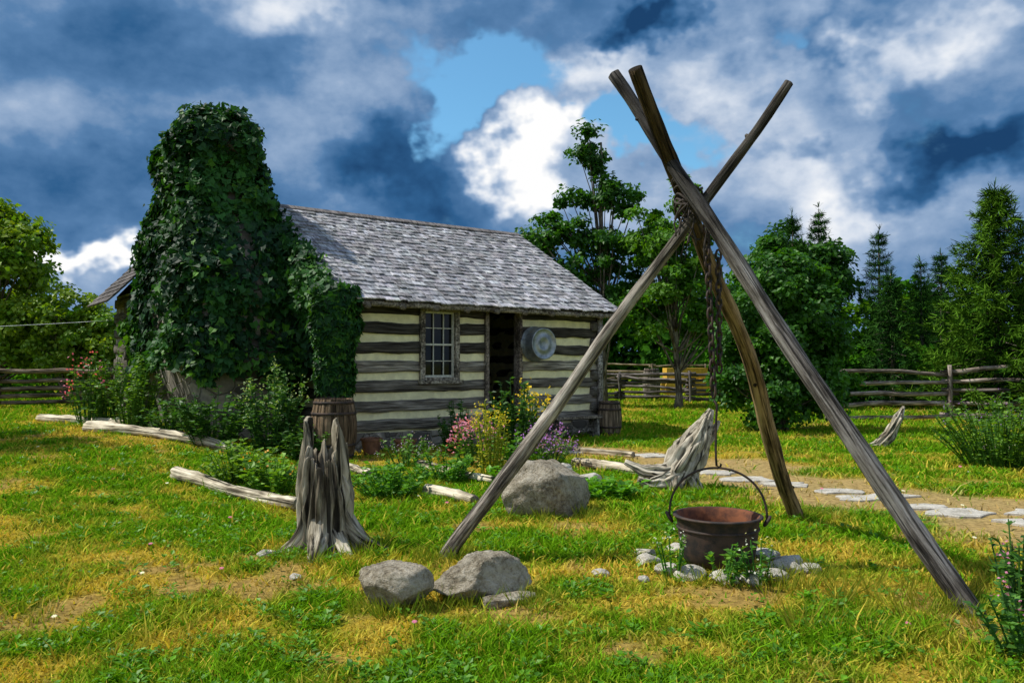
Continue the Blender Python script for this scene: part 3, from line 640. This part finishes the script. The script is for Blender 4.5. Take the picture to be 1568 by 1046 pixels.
def link(c,ang,L_=.046,r=.0095,w_=.022):
    t=np.linspace(0,2*math.pi,13); a=np.cos(t)*w_; z=np.sin(t)*L_
    q=np.stack([c[0]+a*math.cos(ang),c[1]+a*math.sin(ang),c[2]+z],1); cm_.add(*_t(tube(q,r,6)))
zz=2.50;k=0
while zz>1.22: link((cxx-.05*(zz-1.2)/1.3,cyy,zz),(k%2)*1.57+.4); zz-=.064; k+=1
zz=2.3
while zz>1.40: link((cxx+.045,cyy+.02,zz),(k%2)*1.57+.1,.042,.009,.02); zz-=.060; k+=1
cm_.add(*_t(tube([(cxx-.055,cyy,2.53),(cxx-.08,cyy,2.6),(1.37,5.93,2.66)],.009,6)))
cm_.add(*_t(tube([(cxx,cyy,1.22),(cxx+.02,cyy,1.18),(cxx+.01,cyy,1.0),(cxx+.01,cyy,.80),(cxx+.015,cyy,.735),(cxx+.04,cyy,.725),(cxx+.05,cyy,.75)],.009,8)))
cm_.build('chain_and_hook',M_iron,True,tri)
# ------------------------------------------------------------ kettle
ke=empty('iron_kettle',(1.52,5.92,-.01)); 
mb=MB(); pr=[(0,.0),(.15,.0),(.225,.03),(.26,.08),(.278,.17),(.290,.28),(.297,.345),(.318,.372),(.326,.378),(.326,.386),(.318,.390)]
V,Pq=lathe(pr,48); mb.add(V,Pq); V2,Pq2=lathe([(.318,.390),(.300,.3902)],48); mb.add(V2,Pq2)
V,Pq=lathe([(.300,.3902),(.283,.365),(.279,.28),(.268,.18),(.247,.10),(.21,.06),(.13,.035),(0,.03)],48)
ri=MB(); ri.add(V,Pq)
V,Pq=lathe([(.293,.285),(.301,.29),(.301,.30),(.293,.305)],48); mb.add(V,Pq)
for k in range(3):
    a=k*2.094+.5; q=[(.20*math.cos(a),.2*math.sin(a),.08),(.24*math.cos(a),.24*math.sin(a),-.04)]; mb.add(*_t(tube(q,[.03,.02],8)))
for s_ in (-1,1):
    t=np.linspace(0,2*math.pi,13); q=np.stack([s_*(.350)+.0*t,.03*np.cos(t),.355+.032*np.sin(t)],1); q[:,0]+=s_*.02*np.sin(t)
    mb.add(*_t(tube(q,.012,7)))
mb.build('kettle_body',M_iron,True,ke); ri.build('kettle_interior',M_rust,True,ke)
t=np.linspace(0,math.pi,28); q=np.stack([.350*np.cos(t),.0*t,.36+.37*np.sin(t)**.85],1); hb=MB(); hb.add(*_t(tube(q,.0085,8))); hb.build('bail_handle',M_iron,True,ke)
ke.rotation_euler=(0,0,math.radians(-14))
# ------------------------------------------------------------ rocks
def boulder(name,x,y,sx,sy,sz,seed,mat=M_rock,sink=.15,rz=0,cuts=14,sub=5):
    import bmesh
    r=np.random.default_rng(seed); bm=bmesh.new(); bmesh.ops.create_icosphere(bm,subdivisions=sub,radius=1)
    V=np.array([v.co[:] for v in bm.verts])
    for k in range(cuts):
        n_=r.normal(size=3); n_/=np.linalg.norm(n_); d_=r.uniform(.60,.84); ex=np.maximum(0,V@n_-d_); V=V-ex[:,None]*n_*.95
    nn=fbm(V[:,0]*2+seed,V[:,1]*2+V[:,2]*1.7,4)-.5; n3=fbm(V[:,0]*8+seed+V[:,2]*6,V[:,1]*8+V[:,2]*3,3)-.5
    V=V*(1+.22*nn+.12*n3)[:,None]*np.array([sx,sy,sz])*1.1
    for v,c in zip(bm.verts,V): v.co=c
    me=bpy.data.meshes.new(name); bm.to_mesh(me); bm.free(); me.materials.append(mat)
    me.polygons.foreach_set('use_smooth',np.full(len(me.polygons),True)); me.update()
    o=bpy.data.objects.new(name,me); COL.objects.link(o); zmin=V[:,2].min(); o.location=(x,y,hz(x,y)-zmin-sink*sz); o.rotation_euler=(0,0,rz); return o
boulder('boulder',.32,8.05,.46,.38,.36,3,sink=.35,rz=.4,cuts=12)
boulder('boulder',-.72,4.95,.22,.18,.175,8,sink=.25,cuts=12)
boulder('boulder',-.20,5.15,.30,.21,.18,21,sink=.3,rz=.2,cuts=12)
boulder('boulder',-.04,5.0,.22,.08,.05,5,sink=.5,rz=.6)
rk=[(1.02,5.95,.09),(1.10,5.7,.08),(1.24,5.58,.10),(1.45,5.45,.10),(1.63,5.45,.09),(1.80,5.55,.09),(1.95,5.75,.10),(2.05,5.95,.11),(1.95,6.15,.09),(2.14,5.78,.08),(1.3,6.35,.09),(1.6,6.42,.1),(1.04,6.2,.08),(1.85,6.33,.08)]
fe=empty('fire_ring')
for i,(x,y,s_) in enumerate(rk):
    o=boulder('ring_stone_%d'%i,x,y,s_*1.2,s_,s_*.55,40+i,M_flag,.6,rng.random()*3,10,4); o.parent=fe
for i,(x,y,s_) in enumerate([(-1.5,5.55,.04),(-1.9,6.2,.06),(.62,5.65,.05),(.9,5.5,.04),(.95,10.0,.12),(.7,10.9,.12)]):
    boulder('small_stone',x,y,s_*1.3,s_,s_*.6,80+i,M_flag,.45,rng.random()*3,10,4)
fp=MB()
for (x,y,rx,ry) in [(3.0,10.25,.34,.22),(3.35,9.75,.28,.18),(2.75,10.9,.3,.2),(3.75,9.25,.3,.18),(3.85,8.75,.3,.15),(4.25,8.95,.26,.16),(4.2,8.25,.24,.14),(4.45,7.95,.32,.22),(4.95,7.35,.38,.24),(5.2,7.9,.3,.2),(5.7,7.0,.4,.25),(6.5,6.6,.4,.3),(2.2,12.9,.3,.25),(1.2,13.4,.32,.25),(.5,13.9,.3,.25),(.0,14.35,.35,.25)]:
    n=13; t=np.linspace(0,6.283,n,endpoint=False)+rng.normal(0,.12,n); rd=1+rng.normal(0,.17,n); z=hz(x,y)
    top=np.stack([x+rx*np.cos(t)*rd,y+ry*np.sin(t)*rd,np.full(n,z+.018)],1); inn=top.copy(); inn[:,:2]=(inn[:,:2]-[x,y])*.93+[x,y]; inn[:,2]+=.006; bot=top.copy(); bot[:,2]-=.08
    k=np.arange(n);k2=(k+1)%n; fp.add(np.vstack([bot,top,inn]),[np.stack([k,k2,n+k2,n+k],1),np.stack([n+k,n+k2,2*n+k2,2*n+k],1),(2*n+k)[None]])
fp.build('flagstone_path',M_flag)
# ------------------------------------------------------------ stumps
def stump():
    e=empty('tree_stump',(-1.50,6.45,hz(-1.5,6.45))); m=MB(); seg=180; nz_=90
    th=np.linspace(0,2*math.pi,seg,endpoint=False)
    jag=(fbm(np.cos(th)*7+4,np.sin(th)*7,3)-.5)
    top=.70+.36*np.exp(-((th-3.3)/.55)**2)+.34*np.exp(-(((th+math.pi)%(2*math.pi)-math.pi+.45)/.38)**2)+.10*np.exp(-((th-1.6)/.5)**2)+.24*jag-.12*np.exp(-((th-4.75)/.12)**2)
    V=[];G=[]
    def rad(z,th):
        lob=.5+.5*np.cos(th*5+.6+.6*np.sin(z*3))
        r=.158+.022*np.exp(-((z-.42)/.16)**2)+.15*np.exp(-z/.075)*(lob**1.3)+.03*np.exp(-z/.2)
        r=r*(1+.10*np.sin(th*9+2.2*np.sin(z*4)+z*3)+.07*np.sin(th*21-z*5+2*np.sin(z*7))+.30*(fbm(np.cos(th)*2.4+9,np.sin(th)*2.4+z*1.6,4)-.5))
        for (t0,w_,dp,zz0) in ((4.72,.10,.07,.15),(5.5,.06,.04,.3),(4.0,.06,.045,.25),(3.4,.05,.03,.1),(5.95,.05,.035,.35)):
            r=r-dp*np.exp(-((th-t0-.15*np.sin(z*6+t0))/w_)**2)*ss((z-zz0)/.2)
        return r
    for i in range(nz_):
        f=i/(nz_-1); z=-.05+(top+.05)*f; r=rad(z,th)*(1-.22*ss((z-.6)/.5))
        V.append(np.stack([np.cos(th)*r*1.12-.02*z,np.sin(th)*r*.85,z],1)); G.append(np.stack([np.cos(th)*.2,np.sin(th)*.2,z],1))
    for i in range(12):
        f=i/11; z=top-(.03+f*.5)*np.clip(top-.3,0.1,1); r=rad(z,th)*(1-.22*ss((z-.6)/.5))*(.78-.25*f)
        V.append(np.stack([np.cos(th)*r*1.12-.02*z,np.sin(th)*r*.85,z],1)); G.append(np.stack([np.cos(th)*.15,np.sin(th)*.15,z],1))
    V=np.concatenate(V);G=np.concatenate(G);k=np.arange(seg);k2=(k+1)%seg;nr_=nz_+12
    Q=np.concatenate([np.stack([i*seg+k,i*seg+k2,(i+1)*seg+k2,(i+1)*seg+k],1) for i in range(nr_-1)])
    V=np.vstack([V,V[-seg:].mean(0)]);G=np.vstack([G,G[-1]])
    m.add(V,[Q,np.stack([(nr_-1)*seg+k,(nr_-1)*seg+k2,np.full(seg,len(V)-1)],1)],(.95,.90,.80),G)
    roots=[([(-.04,-.06,.24),(-.02,-.17,.12),(.0,-.32,.06),(.0,-.50,-.02)],[.07,.07,.05,.025]),
     ([(-.08,0,.16),(-.19,-.03,.07),(-.28,-.10,.02),(-.36,-.12,-.03)],[.08,.06,.045,.03]),
     ([(.10,0,.34),(.21,-.03,.17),(.34,-.10,.07),(.50,-.12,.02),(.60,-.14,-.04)],[.07,.065,.05,.035,.02]),
     ([(.08,-.05,.16),(.16,-.16,.07),(.24,-.28,.01),(.32,-.36,-.04)],[.07,.055,.04,.02]),
     ([(.02,.1,.2),(.1,.25,.08),(.15,.4,-.03)],[.1,.07,.03]),([(-.1,.05,.2),(-.2,.25,.08),(-.25,.4,-.03)],[.09,.06,.03])]
    for p,r in roots:
        p=np.array(p);t=np.linspace(0,len(p)-1,22); q=np.stack([np.interp(t,range(len(p)),p[:,j]) for j in range(3)],1); rr_=np.interp(t,range(len(p)),r)
        for _ in range(3): q[1:-1]=(q[:-2]+q[1:-1]*2+q[2:])/4
        T=tube(q,rr_,24,rough=.35,ridge=.14,nr=6); m.add(T[0],T[1],(1.05,1.0,.88),T[2])
    m.build('stump_body',M_stump,True,e)
stump()
def drift(name,x,y,parts,rz=0,sc=1):
    m=MB()
    for p,r in parts:
        p=np.array(p)*sc;t=np.linspace(0,len(p)-1,44); q=np.stack([np.interp(t,range(len(p)),p[:,j]) for j in range(3)],1); rr_=np.interp(t,range(len(p)),r)*sc
        for _ in range(4): q[1:-1]=(q[:-2]+q[1:-1]*2+q[2:])/4
        T=tube(q,rr_,48,rough=.55,ridge=.17,nr=8,twist=2.2); m.add(T[0],T[1],(1.15,1.10,1.0),T[2])
    o=m.build(name,M_stump,True); o.location=(x,y,hz(x,y)); o.rotation_euler=(0,0,rz)
drift('driftwood_stump',1.92,9.5,[([(-.02,0,.0),(.06,0,.18),(.20,0,.42),(.34,.02,.68),(.46,.02,.94)],[.15,.19,.18,.13,.03]),
 ([(.12,0,.28),(-.10,-.05,.20),(-.35,-.05,.22),(-.58,0,.32)],[.13,.10,.065,.03]),([(.1,-.02,.22),(-.15,-.12,.10),(-.32,-.16,.08),(-.45,-.18,.14)],[.12,.08,.06,.03]),
 ([(.05,0,.2),(-.02,-.15,.08),(-.1,-.3,-.05)],[.13,.09,.05]),([(.15,0,.25),(.22,-.10,.10),(.28,-.18,-.04)],[.12,.08,.05]),([(.30,.02,.5),(.44,.04,.62),(.56,.05,.80)],[.09,.06,.015]),([(.2,-.05,.35),(.30,-.08,.6),(.38,-.06,.86)],[.09,.07,.012]),([(.12,.1,.3),(.18,.12,.55),(.30,.1,.78)],[.09,.06,.015])])
drift('driftwood_log',6.75,14.2,[([(-.25,0,0),(-.05,0,.2),(.12,0,.5),(.22,0,.72)],[.09,.11,.08,.02]),([(-.1,0,.1),(-.3,0,.03),(-.5,0,0)],[.1,.06,.03])])
def glog(a,b,r,tone=(1.5,1.42,1.22)):
    m=MB(); p=line((a[0],a[1],0),(b[0],b[1],0),30,.06); p[:,2]=hg(p[:,0],p[:,1])+r*.7
    T=tube(p,np.linspace(r,r*.8,30),18,rough=.4,ridge=.08); m.add(T[0],T[1],tone,T[2]); m.build('fallen_log',M_stump,True)
glog((-4.15,9.9),(-2.15,8.05),.085); glog((-2.35,11.1),(-1.85,10.3),.08); glog((-1.33,11.3),(-.2,9.75),.07); glog((-.98,9.1),(-.40,8.35),.065)
glog((-9.6,16.2),(-6.5,14.6),.09); glog((-7.4,13.9),(-4.2,12.1),.10); glog((.9,11.5),(1.75,10.6),.08,(1.5,1.4,1.2)); glog((.9,13.6),(1.9,12.6),.06,(1.5,1.4,1.2)); glog((7.8,13.2),(10.5,12.6),.10)
# ------------------------------------------------------------ fences
def fence(name,pts,h,nr_,tone=(1,1,1),zig=.35):
    m=MB(); pts=np.array(pts,float); segs=[]
    for i in range(len(pts)-1):
        L_=np.linalg.norm(pts[i+1]-pts[i]); k=max(1,int(L_/2.6))
        for j in range(k): segs.append(pts[i]+(pts[i+1]-pts[i])*j/k)
    segs.append(pts[-1]); S=np.array(segs); d=(pts[-1]-pts[0]); d/=np.linalg.norm(d); pn=np.array([-d[1],d[0]])
    S=S+pn*zig*(((np.arange(len(S))%2)*2-1)[:,None])
    for i,p in enumerate(S):
        z=hz(*p)
        for o_ in (-.09,.09):
            q=p+pn*o_; T=tube(line((q[0],q[1],z-.2),(q[0]+rng.normal(0,.03),q[1],z+h+rng.uniform(.05,.2)),6,.02),.05,7,rough=.15); m.add(T[0],T[1],np.array(tone)*.9,T[2])
    for i in range(len(S)-1):
        a,b=S[i],S[i+1]; v=(b-a); a2=a-v*.07; b2=b+v*.07
        for k in range(nr_):
            z=.12+(h-.12)*k/(nr_-1)+(.06 if i%2 else 0); T=tube(line((*a2,hz(*a)+z+rng.normal(0,.025)),(*b2,hz(*b)+z+rng.normal(0,.025)),8,.07),rng.uniform(.045,.065),8,rough=.2)
            m.add(T[0],T[1],np.array(tone)*rng.uniform(.6,1.25),T[2])
    return m.build(name,M_pole,True)
fence('rail_fence',[(-30,22.5),(-10.8,21.0)],.95,5,(.75,.62,.5))
fence('rail_fence',[(1.5,31),(9.3,29.5)],1.0,6,(.6,.58,.6))
fence('rail_fence',[(8.4,21.0),(20,18.5)],1.25,5,(1.1,1.0,.95))
fence('rail_fence',[(2,44),(16,42)],1.3,4,(.8,.7,.5))
m=MB(); t=np.linspace(0,1,20); q=np.stack([-22+13.5*t,20-3*t,2.3+.1*t-.5*t*(1-t)],1); m.add(*_t(tube(q,.005,4))); m.build('clothesline_wire',M_zinc,True)
m=MB(); T=tube(line((-22,20,0),(-22,20,2.5),6),.05,8); m.add(*_t(T)); m.build('clothesline_post',M_bark,True)
# ------------------------------------------------------------ plants
def plant(name,x,y,h,r,ns,lsize,A,Bc,flower=None,fs=.03,nf=10,per=16,spread=1.0,tmp=T_R,fp_=.75):
    m=MB(); z0=hz(x,y)
    for s_ in range(ns):
        a=rng.random()*6.28; rr_=r*math.sqrt(rng.random()); hh=h*rng.uniform(.55,1.05)*(1-.35*(rr_/r)); bx_=x+math.cos(a)*rr_*.45; by=y+math.sin(a)*rr_*.45
        tp=np.array([x+math.cos(a)*rr_*spread,y+math.sin(a)*rr_*spread,z0+hh]); b0=np.array([bx_,by,z0-.02]); mid=(b0+tp)/2+np.array([0,0,hh*.15]); t=np.linspace(0,1,5)[:,None]
        q=b0*(1-t)**2+2*mid*t*(1-t)+tp*t*t; T=tube(q,np.linspace(.006,.003,5)*(1+h*.6),4); m.add(T[0],T[1],np.array(A)*1.3)
        n=per; tt=rng.uniform(.08,1,n)[:,None]; Pn=b0*(1-tt)**2+2*mid*tt*(1-tt)+tp*tt*tt
        th=rng.uniform(0,6.28,n); tip=np.stack([np.cos(th),np.sin(th),rng.uniform(-.2,.6,n)],1); Nn=np.stack([-np.cos(th)*.3,-np.sin(th)*.3,np.ones(n)],1)+rng.normal(size=(n,3))*.25
        leaves(m,Pn,Nn,lsize*rng.uniform(.5,1.15,n),tmp,lcol(n,A,Bc),0,tip)
        if flower is not None and rng.random()<fp_:
            n=nf; Pn=tp+rng.normal(size=(n,3))*np.array([1,1,1.6])*fs*1.1; leaves(m,Pn,rng.normal(size=(n,3))+[0,-.3,.7],np.full(n,fs),T_R,lcol(n,flower,flower),0)
    return m.build(name,M_leaf)
PINK=(.70,.25,.42); PURP=(.40,.18,.55); YEL=(.85,.62,.03); WH=(.8,.8,.72)
plant('hydrangea_bush',-3.75,12.5,1.55,.55,44,.12,(.03,.10,.02),(.11,.24,.04),(.35,.45,.2),.035,14,30)
plant('leafy_shrub',-4.75,12.7,1.0,.7,44,.12,(.025,.09,.015),(.08,.20,.025),None,per=26)
plant('leafy_shrub',-5.7,13.4,.8,.6,34,.11,(.025,.09,.015),(.08,.20,.025),None,per=22)
plant('leafy_shrub',-3.2,12.0,.7,.45,30,.10,(.03,.10,.015),(.10,.22,.03),None,per=22)
plant('leafy_shrub',-6.9,14.6,1.5,.6,44,.11,(.06,.16,.015),(.16,.30,.025),None,per=26)
plant('leafy_shrub',-7.9,15.6,1.6,.5,40,.11,(.06,.16,.015),(.16,.30,.025),None,per=26)
plant('hollyhock',-8.1,15.3,1.6,.5,20,.12,(.04,.12,.015),(.12,.25,.03),(.75,.14,.28),.055,7,18,fp_=.8)
plant('goldenrod',-.28,10.6,1.15,.28,18,.08,(.22,.28,.02),(.40,.40,.03),(.68,.55,.03),.035,18,24,.9)
plant('phlox',-.55,11.6,.75,.42,30,.09,(.05,.14,.02),(.12,.25,.03),PINK,.045,14,16,fp_=.85)
plant('dogwood_bush',.0,13.0,1.35,.5,40,.11,(.025,.085,.015),(.07,.18,.02),None,per=26)
plant('dogwood_bush',-.9,13.2,.95,.35,26,.10,(.025,.085,.015),(.07,.18,.02),None,per=22)
plant('sunflower_clump',.35,13.4,1.45,.3,14,.12,(.04,.12,.02),(.1,.2,.03),YEL,.07,10,14,fp_=.9)
plant('purple_aster',.50,11.4,.65,.45,34,.07,(.05,.13,.02),(.12,.24,.03),PURP,.04,14,16,fp_=.85)
plant('garden_fern',0.05,11.0,.5,.45,26,.10,(.06,.20,.01),(.15,.33,.02),None,per=18)
plant('lavender',-1.5,11.5,.55,.5,30,.07,(.05,.15,.02),(.14,.28,.03),(.5,.4,.6),.02,8,14)
plant('rudbeckia',-3.35,9.8,.62,.6,50,.09,(.07,.17,.015),(.18,.32,.02),None,per=20)
plant('daylily',-2.75,9.2,.55,.4,30,.11,(.07,.19,.015),(.18,.34,.02),(.75,.35,.03),.04,4,14,fp_=.3)
plant('potato_plant',-1.35,9.0,.42,.55,54,.08,(.05,.18,.015),(.14,.32,.02),None,per=20)
plant('potato_plant',-.8,10.0,.45,.45,36,.08,(.05,.18,.015),(.14,.32,.02),None,per=20)
plant('burdock',.15,9.6,.3,.5,34,.12,(.06,.2,.01),(.14,.34,.02),None,per=14)
plant('burdock',1.0,8.9,.22,.5,34,.11,(.06,.2,.01),(.14,.34,.02),None,per=14)
plant('kettle_weed',1.40,5.42,.38,.20,9,.06,(.05,.17,.02),(.13,.28,.02),None,per=14)
plant('kettle_weed',1.66,5.38,.34,.16,7,.06,(.05,.17,.02),(.13,.28,.02),WH,.02,5,14)
plant('kettle_weed',1.13,5.6,.42,.13,6,.05,(.05,.17,.02),(.13,.28,.02),WH,.02,5,12)
plant('wild_rose_bush',7.1,11.6,1.15,1.0,120,.08,(.05,.14,.015),(.15,.29,.02),PURP,.022,4,28,fp_=.25)
plant('wild_rose_bush',8.6,12.2,1.3,1.0,110,.09,(.05,.14,.015),(.15,.29,.02),None,per=28)
plant('wild_rose_bush',8.2,10.4,.8,.8,80,.08,(.08,.17,.02),(.2,.30,.03),None,per=24)
plant('thistle',2.98,4.72,.72,.24,14,.07,(.04,.12,.02),(.10,.24,.03),PINK,.024,8,18,fp_=.6)
plant('thistle',2.66,4.1,.42,.30,22,.06,(.04,.13,.02),(.11,.26,.03),PINK,.020,8,18,fp_=.4)
plant('thistle',3.2,4.9,.6,.30,14,.08,(.04,.13,.02),(.11,.26,.03),None,per=18)
# ------------------------------------------------------------ grass
def inside_cabin(x,y):
    dx=x-CX;dy=y-CY; u=.798*dx+.602*dy; s=-.602*dx+.798*dy
    return ((u>-.05)&(u<Lc+.05)&(s>-.05)&(s<Wd))|((u>-2.2)&(u<0)&(s>1.4)&(s<5.5))|((u>-2.15)&(u<1.6)&(s>=Wd)&(s<7.9))
NB=440000
y=2.6*(45/2.6)**rng.random(NB); x=rng.uniform(-.86,.86,NB)*y+rng.normal(0,.4,NB)
d=dryness(x,y); lush=fbm(x*1.6+40,y*1.6+12,3)*.6+fbm(x*5+4,y*5+12,2)*.4; br_=bare(x,y)
k=~inside_cabin(x,y)&(rng.random(NB)>path_mask(x,y)*.95)&(rng.random(NB)<(1.05-.50*d)*(1-.75*br_)); x,y,d,lush=x[k],y[k],d[k],lush[k]; n=len(x)
hgt=(.012+.085*np.clip(lush-.33,0,1)+.014*(1-d))*rng.uniform(.5,1.6,n)*(1+.03*y)
tall=rng.random(n)<.02; hgt[tall]*=2.0
wd=(.0030+.0008*y)*rng.uniform(.7,1.4,n)
th=rng.uniform(0,6.28,n); ln=rng.uniform(.3,1.6,n); ph=rng.uniform(0,6.28,n)
base=np.stack([x,y,hg(x,y)-.004],1); bv=np.stack([np.cos(th),np.sin(th),th*0],1)*wd[:,None]; lean=np.stack([np.cos(ph),np.sin(ph),ph*0],1)*(hgt*ln)[:,None]
upv=np.stack([x*0,x*0,hgt],1)
V=np.stack([base-bv,base+bv,base+upv*.6+lean*.35+bv*.6,base+upv*.6+lean*.35-bv*.6,base+upv+lean],1).reshape(-1,3)
o5=(np.arange(n)*5)[:,None]; 
gc=gcol(x,y)
alt=rng.random(n); gc=np.where((alt<.16)[:,None],GREEN*1.1,gc); gc=np.where((alt>.90)[:,None],DRY*1.0,gc)
gc=gc*(1+rng.uniform(-.35,.35,(n,1)))*np.stack([np.ones(n),1+rng.uniform(-.05,.15,n),np.ones(n)],1)
mesh_np('grass',V,[np.array([[0,1,2,3]])+o5,np.array([[3,2,4]])+o5],M_grass,False,np.repeat(gc,5,axis=0))
m=MB(); n=3600
yy=3*(16/3)**rng.random(n); xx=rng.uniform(-.85,.85,n)*yy
kk=~inside_cabin(xx,yy)&(path_mask(xx,yy)<.3)&((dryness(xx,yy)<.26)|(rng.random(n)<.12)); xx,yy=xx[kk],yy[kk]
for px,py in zip(xx,yy):
    q=int(rng.integers(8,24)); r_=rng.uniform(.02,.11); th=rng.uniform(0,6.28,q); rr_=r_*np.sqrt(rng.random(q)); Pn=np.stack([px+np.cos(th)*rr_,py+np.sin(th)*rr_,hz(px,py)+rng.uniform(.005,.05,q)],1)
    tip=np.stack([np.cos(th),np.sin(th),rng.uniform(0,.9,q)],1); Nn=np.stack([-np.cos(th)*.4,-np.sin(th)*.4,np.ones(q)],1)+rng.normal(size=(q,3))*.2
    leaves(m,Pn,Nn,rng.uniform(.015,.042,q)*(1+.04*py),T_R,lcol(q,(.055,.175,.005),(.13,.32,.008)),0,tip)
m.build('lawn_weeds',M_leaf)
m=MB()
T_G=(np.array([(-.02,0,0),(.02,0,0),(.015,.6,.03),(-.015,.6,.03),(.0,1,.12)]),[np.array([(0,1,2,3)]),np.array([(3,2,4)])])
def tuft(px,py,h,q,A,Bc,r_=.05):
    th=rng.uniform(0,6.28,q); rr_=r_*np.sqrt(rng.random(q)); Pn=np.stack([px+np.cos(th)*rr_,py+np.sin(th)*rr_,np.full(q,hz(px,py)-.01)],1)
    tip=np.stack([np.cos(th)*.5,np.sin(th)*.5,np.ones(q)],1)+rng.normal(size=(q,3))*.2; leaves(m,Pn,np.stack([-np.sin(th),np.cos(th),th*0],1)+rng.normal(size=(q,3))*.2,h*rng.uniform(.5,1.1,q),T_G,lcol(q,A,Bc),0,tip)
spots=[(-.5,6.15),(-.45,6.05),(-.55,6.0),(2.75,4.75),(2.65,4.85),(2.8,7.75),(2.9,7.7),(-.75,4.75),(-.55,4.8),(-.9,4.85),(-.3,4.87),(.1,4.9),(-.35,4.95),(.15,5.1),(0,8.0-.45),(.3,7.6),(.6,7.65),(.8,7.8),(-1.5,5.95),(-1.2,6.2),(-1.8,6.3),(-1.0,6.3),(1.9,9.1),(1.7,9.2),(2.1,9.2),(1.2,5.45),(1.5,5.3),(1.8,5.4),(2.0,5.55),(2.15,5.65)]
for (a_,b_) in spots:
    for j in range(5): tuft(a_+rng.normal(0,.08),b_+rng.normal(0,.05),rng.uniform(.08,.20),22,(.10,.21,.015),(.34,.36,.04))
n=420; yy=3*(14/3)**rng.random(n); xx=rng.uniform(-.8,.8,n)*yy
for a_,b_ in zip(xx,yy):
    if inside_cabin(np.array([a_]),np.array([b_]))[0] or path_mask(np.array([a_]),np.array([b_]))[0]>.3: continue
    if rng.random()<.5 or a_>1.5: tuft(a_,b_,rng.uniform(.05,.12),16,(.10,.24,.012),(.28,.36,.03),.05)
for j in range(70): tuft(rng.uniform(1.6,3.1),rng.uniform(4.3,5.4),rng.uniform(.10,.24),18,(.13,.22,.015),(.44,.38,.05))
m.build('tall_grass',M_grass)
m=MB()
for j in range(34):
    b_=3.5*(12/3.5)**rng.random(); a_=rng.uniform(-.7,.7)*b_; z=hz(a_,b_)+rng.uniform(.03,.08); q=9; th=np.linspace(0,6.28,q); c=WH if rng.random()<.7 else PINK
    leaves(m,np.tile([a_,b_,z],(q,1)),np.tile([0,-.3,1.],(q,1)),np.full(q,.013+.001*b_),T_R,lcol(q,c,c,var=.05),0,np.stack([np.cos(th),np.sin(th),th*0],1))
    T=tube([(a_,b_,z-.1),(a_,b_,z)],.002,4); m.add(T[0],T[1],(.1,.2,.02))
m.build('clover_flowers',M_leaf)
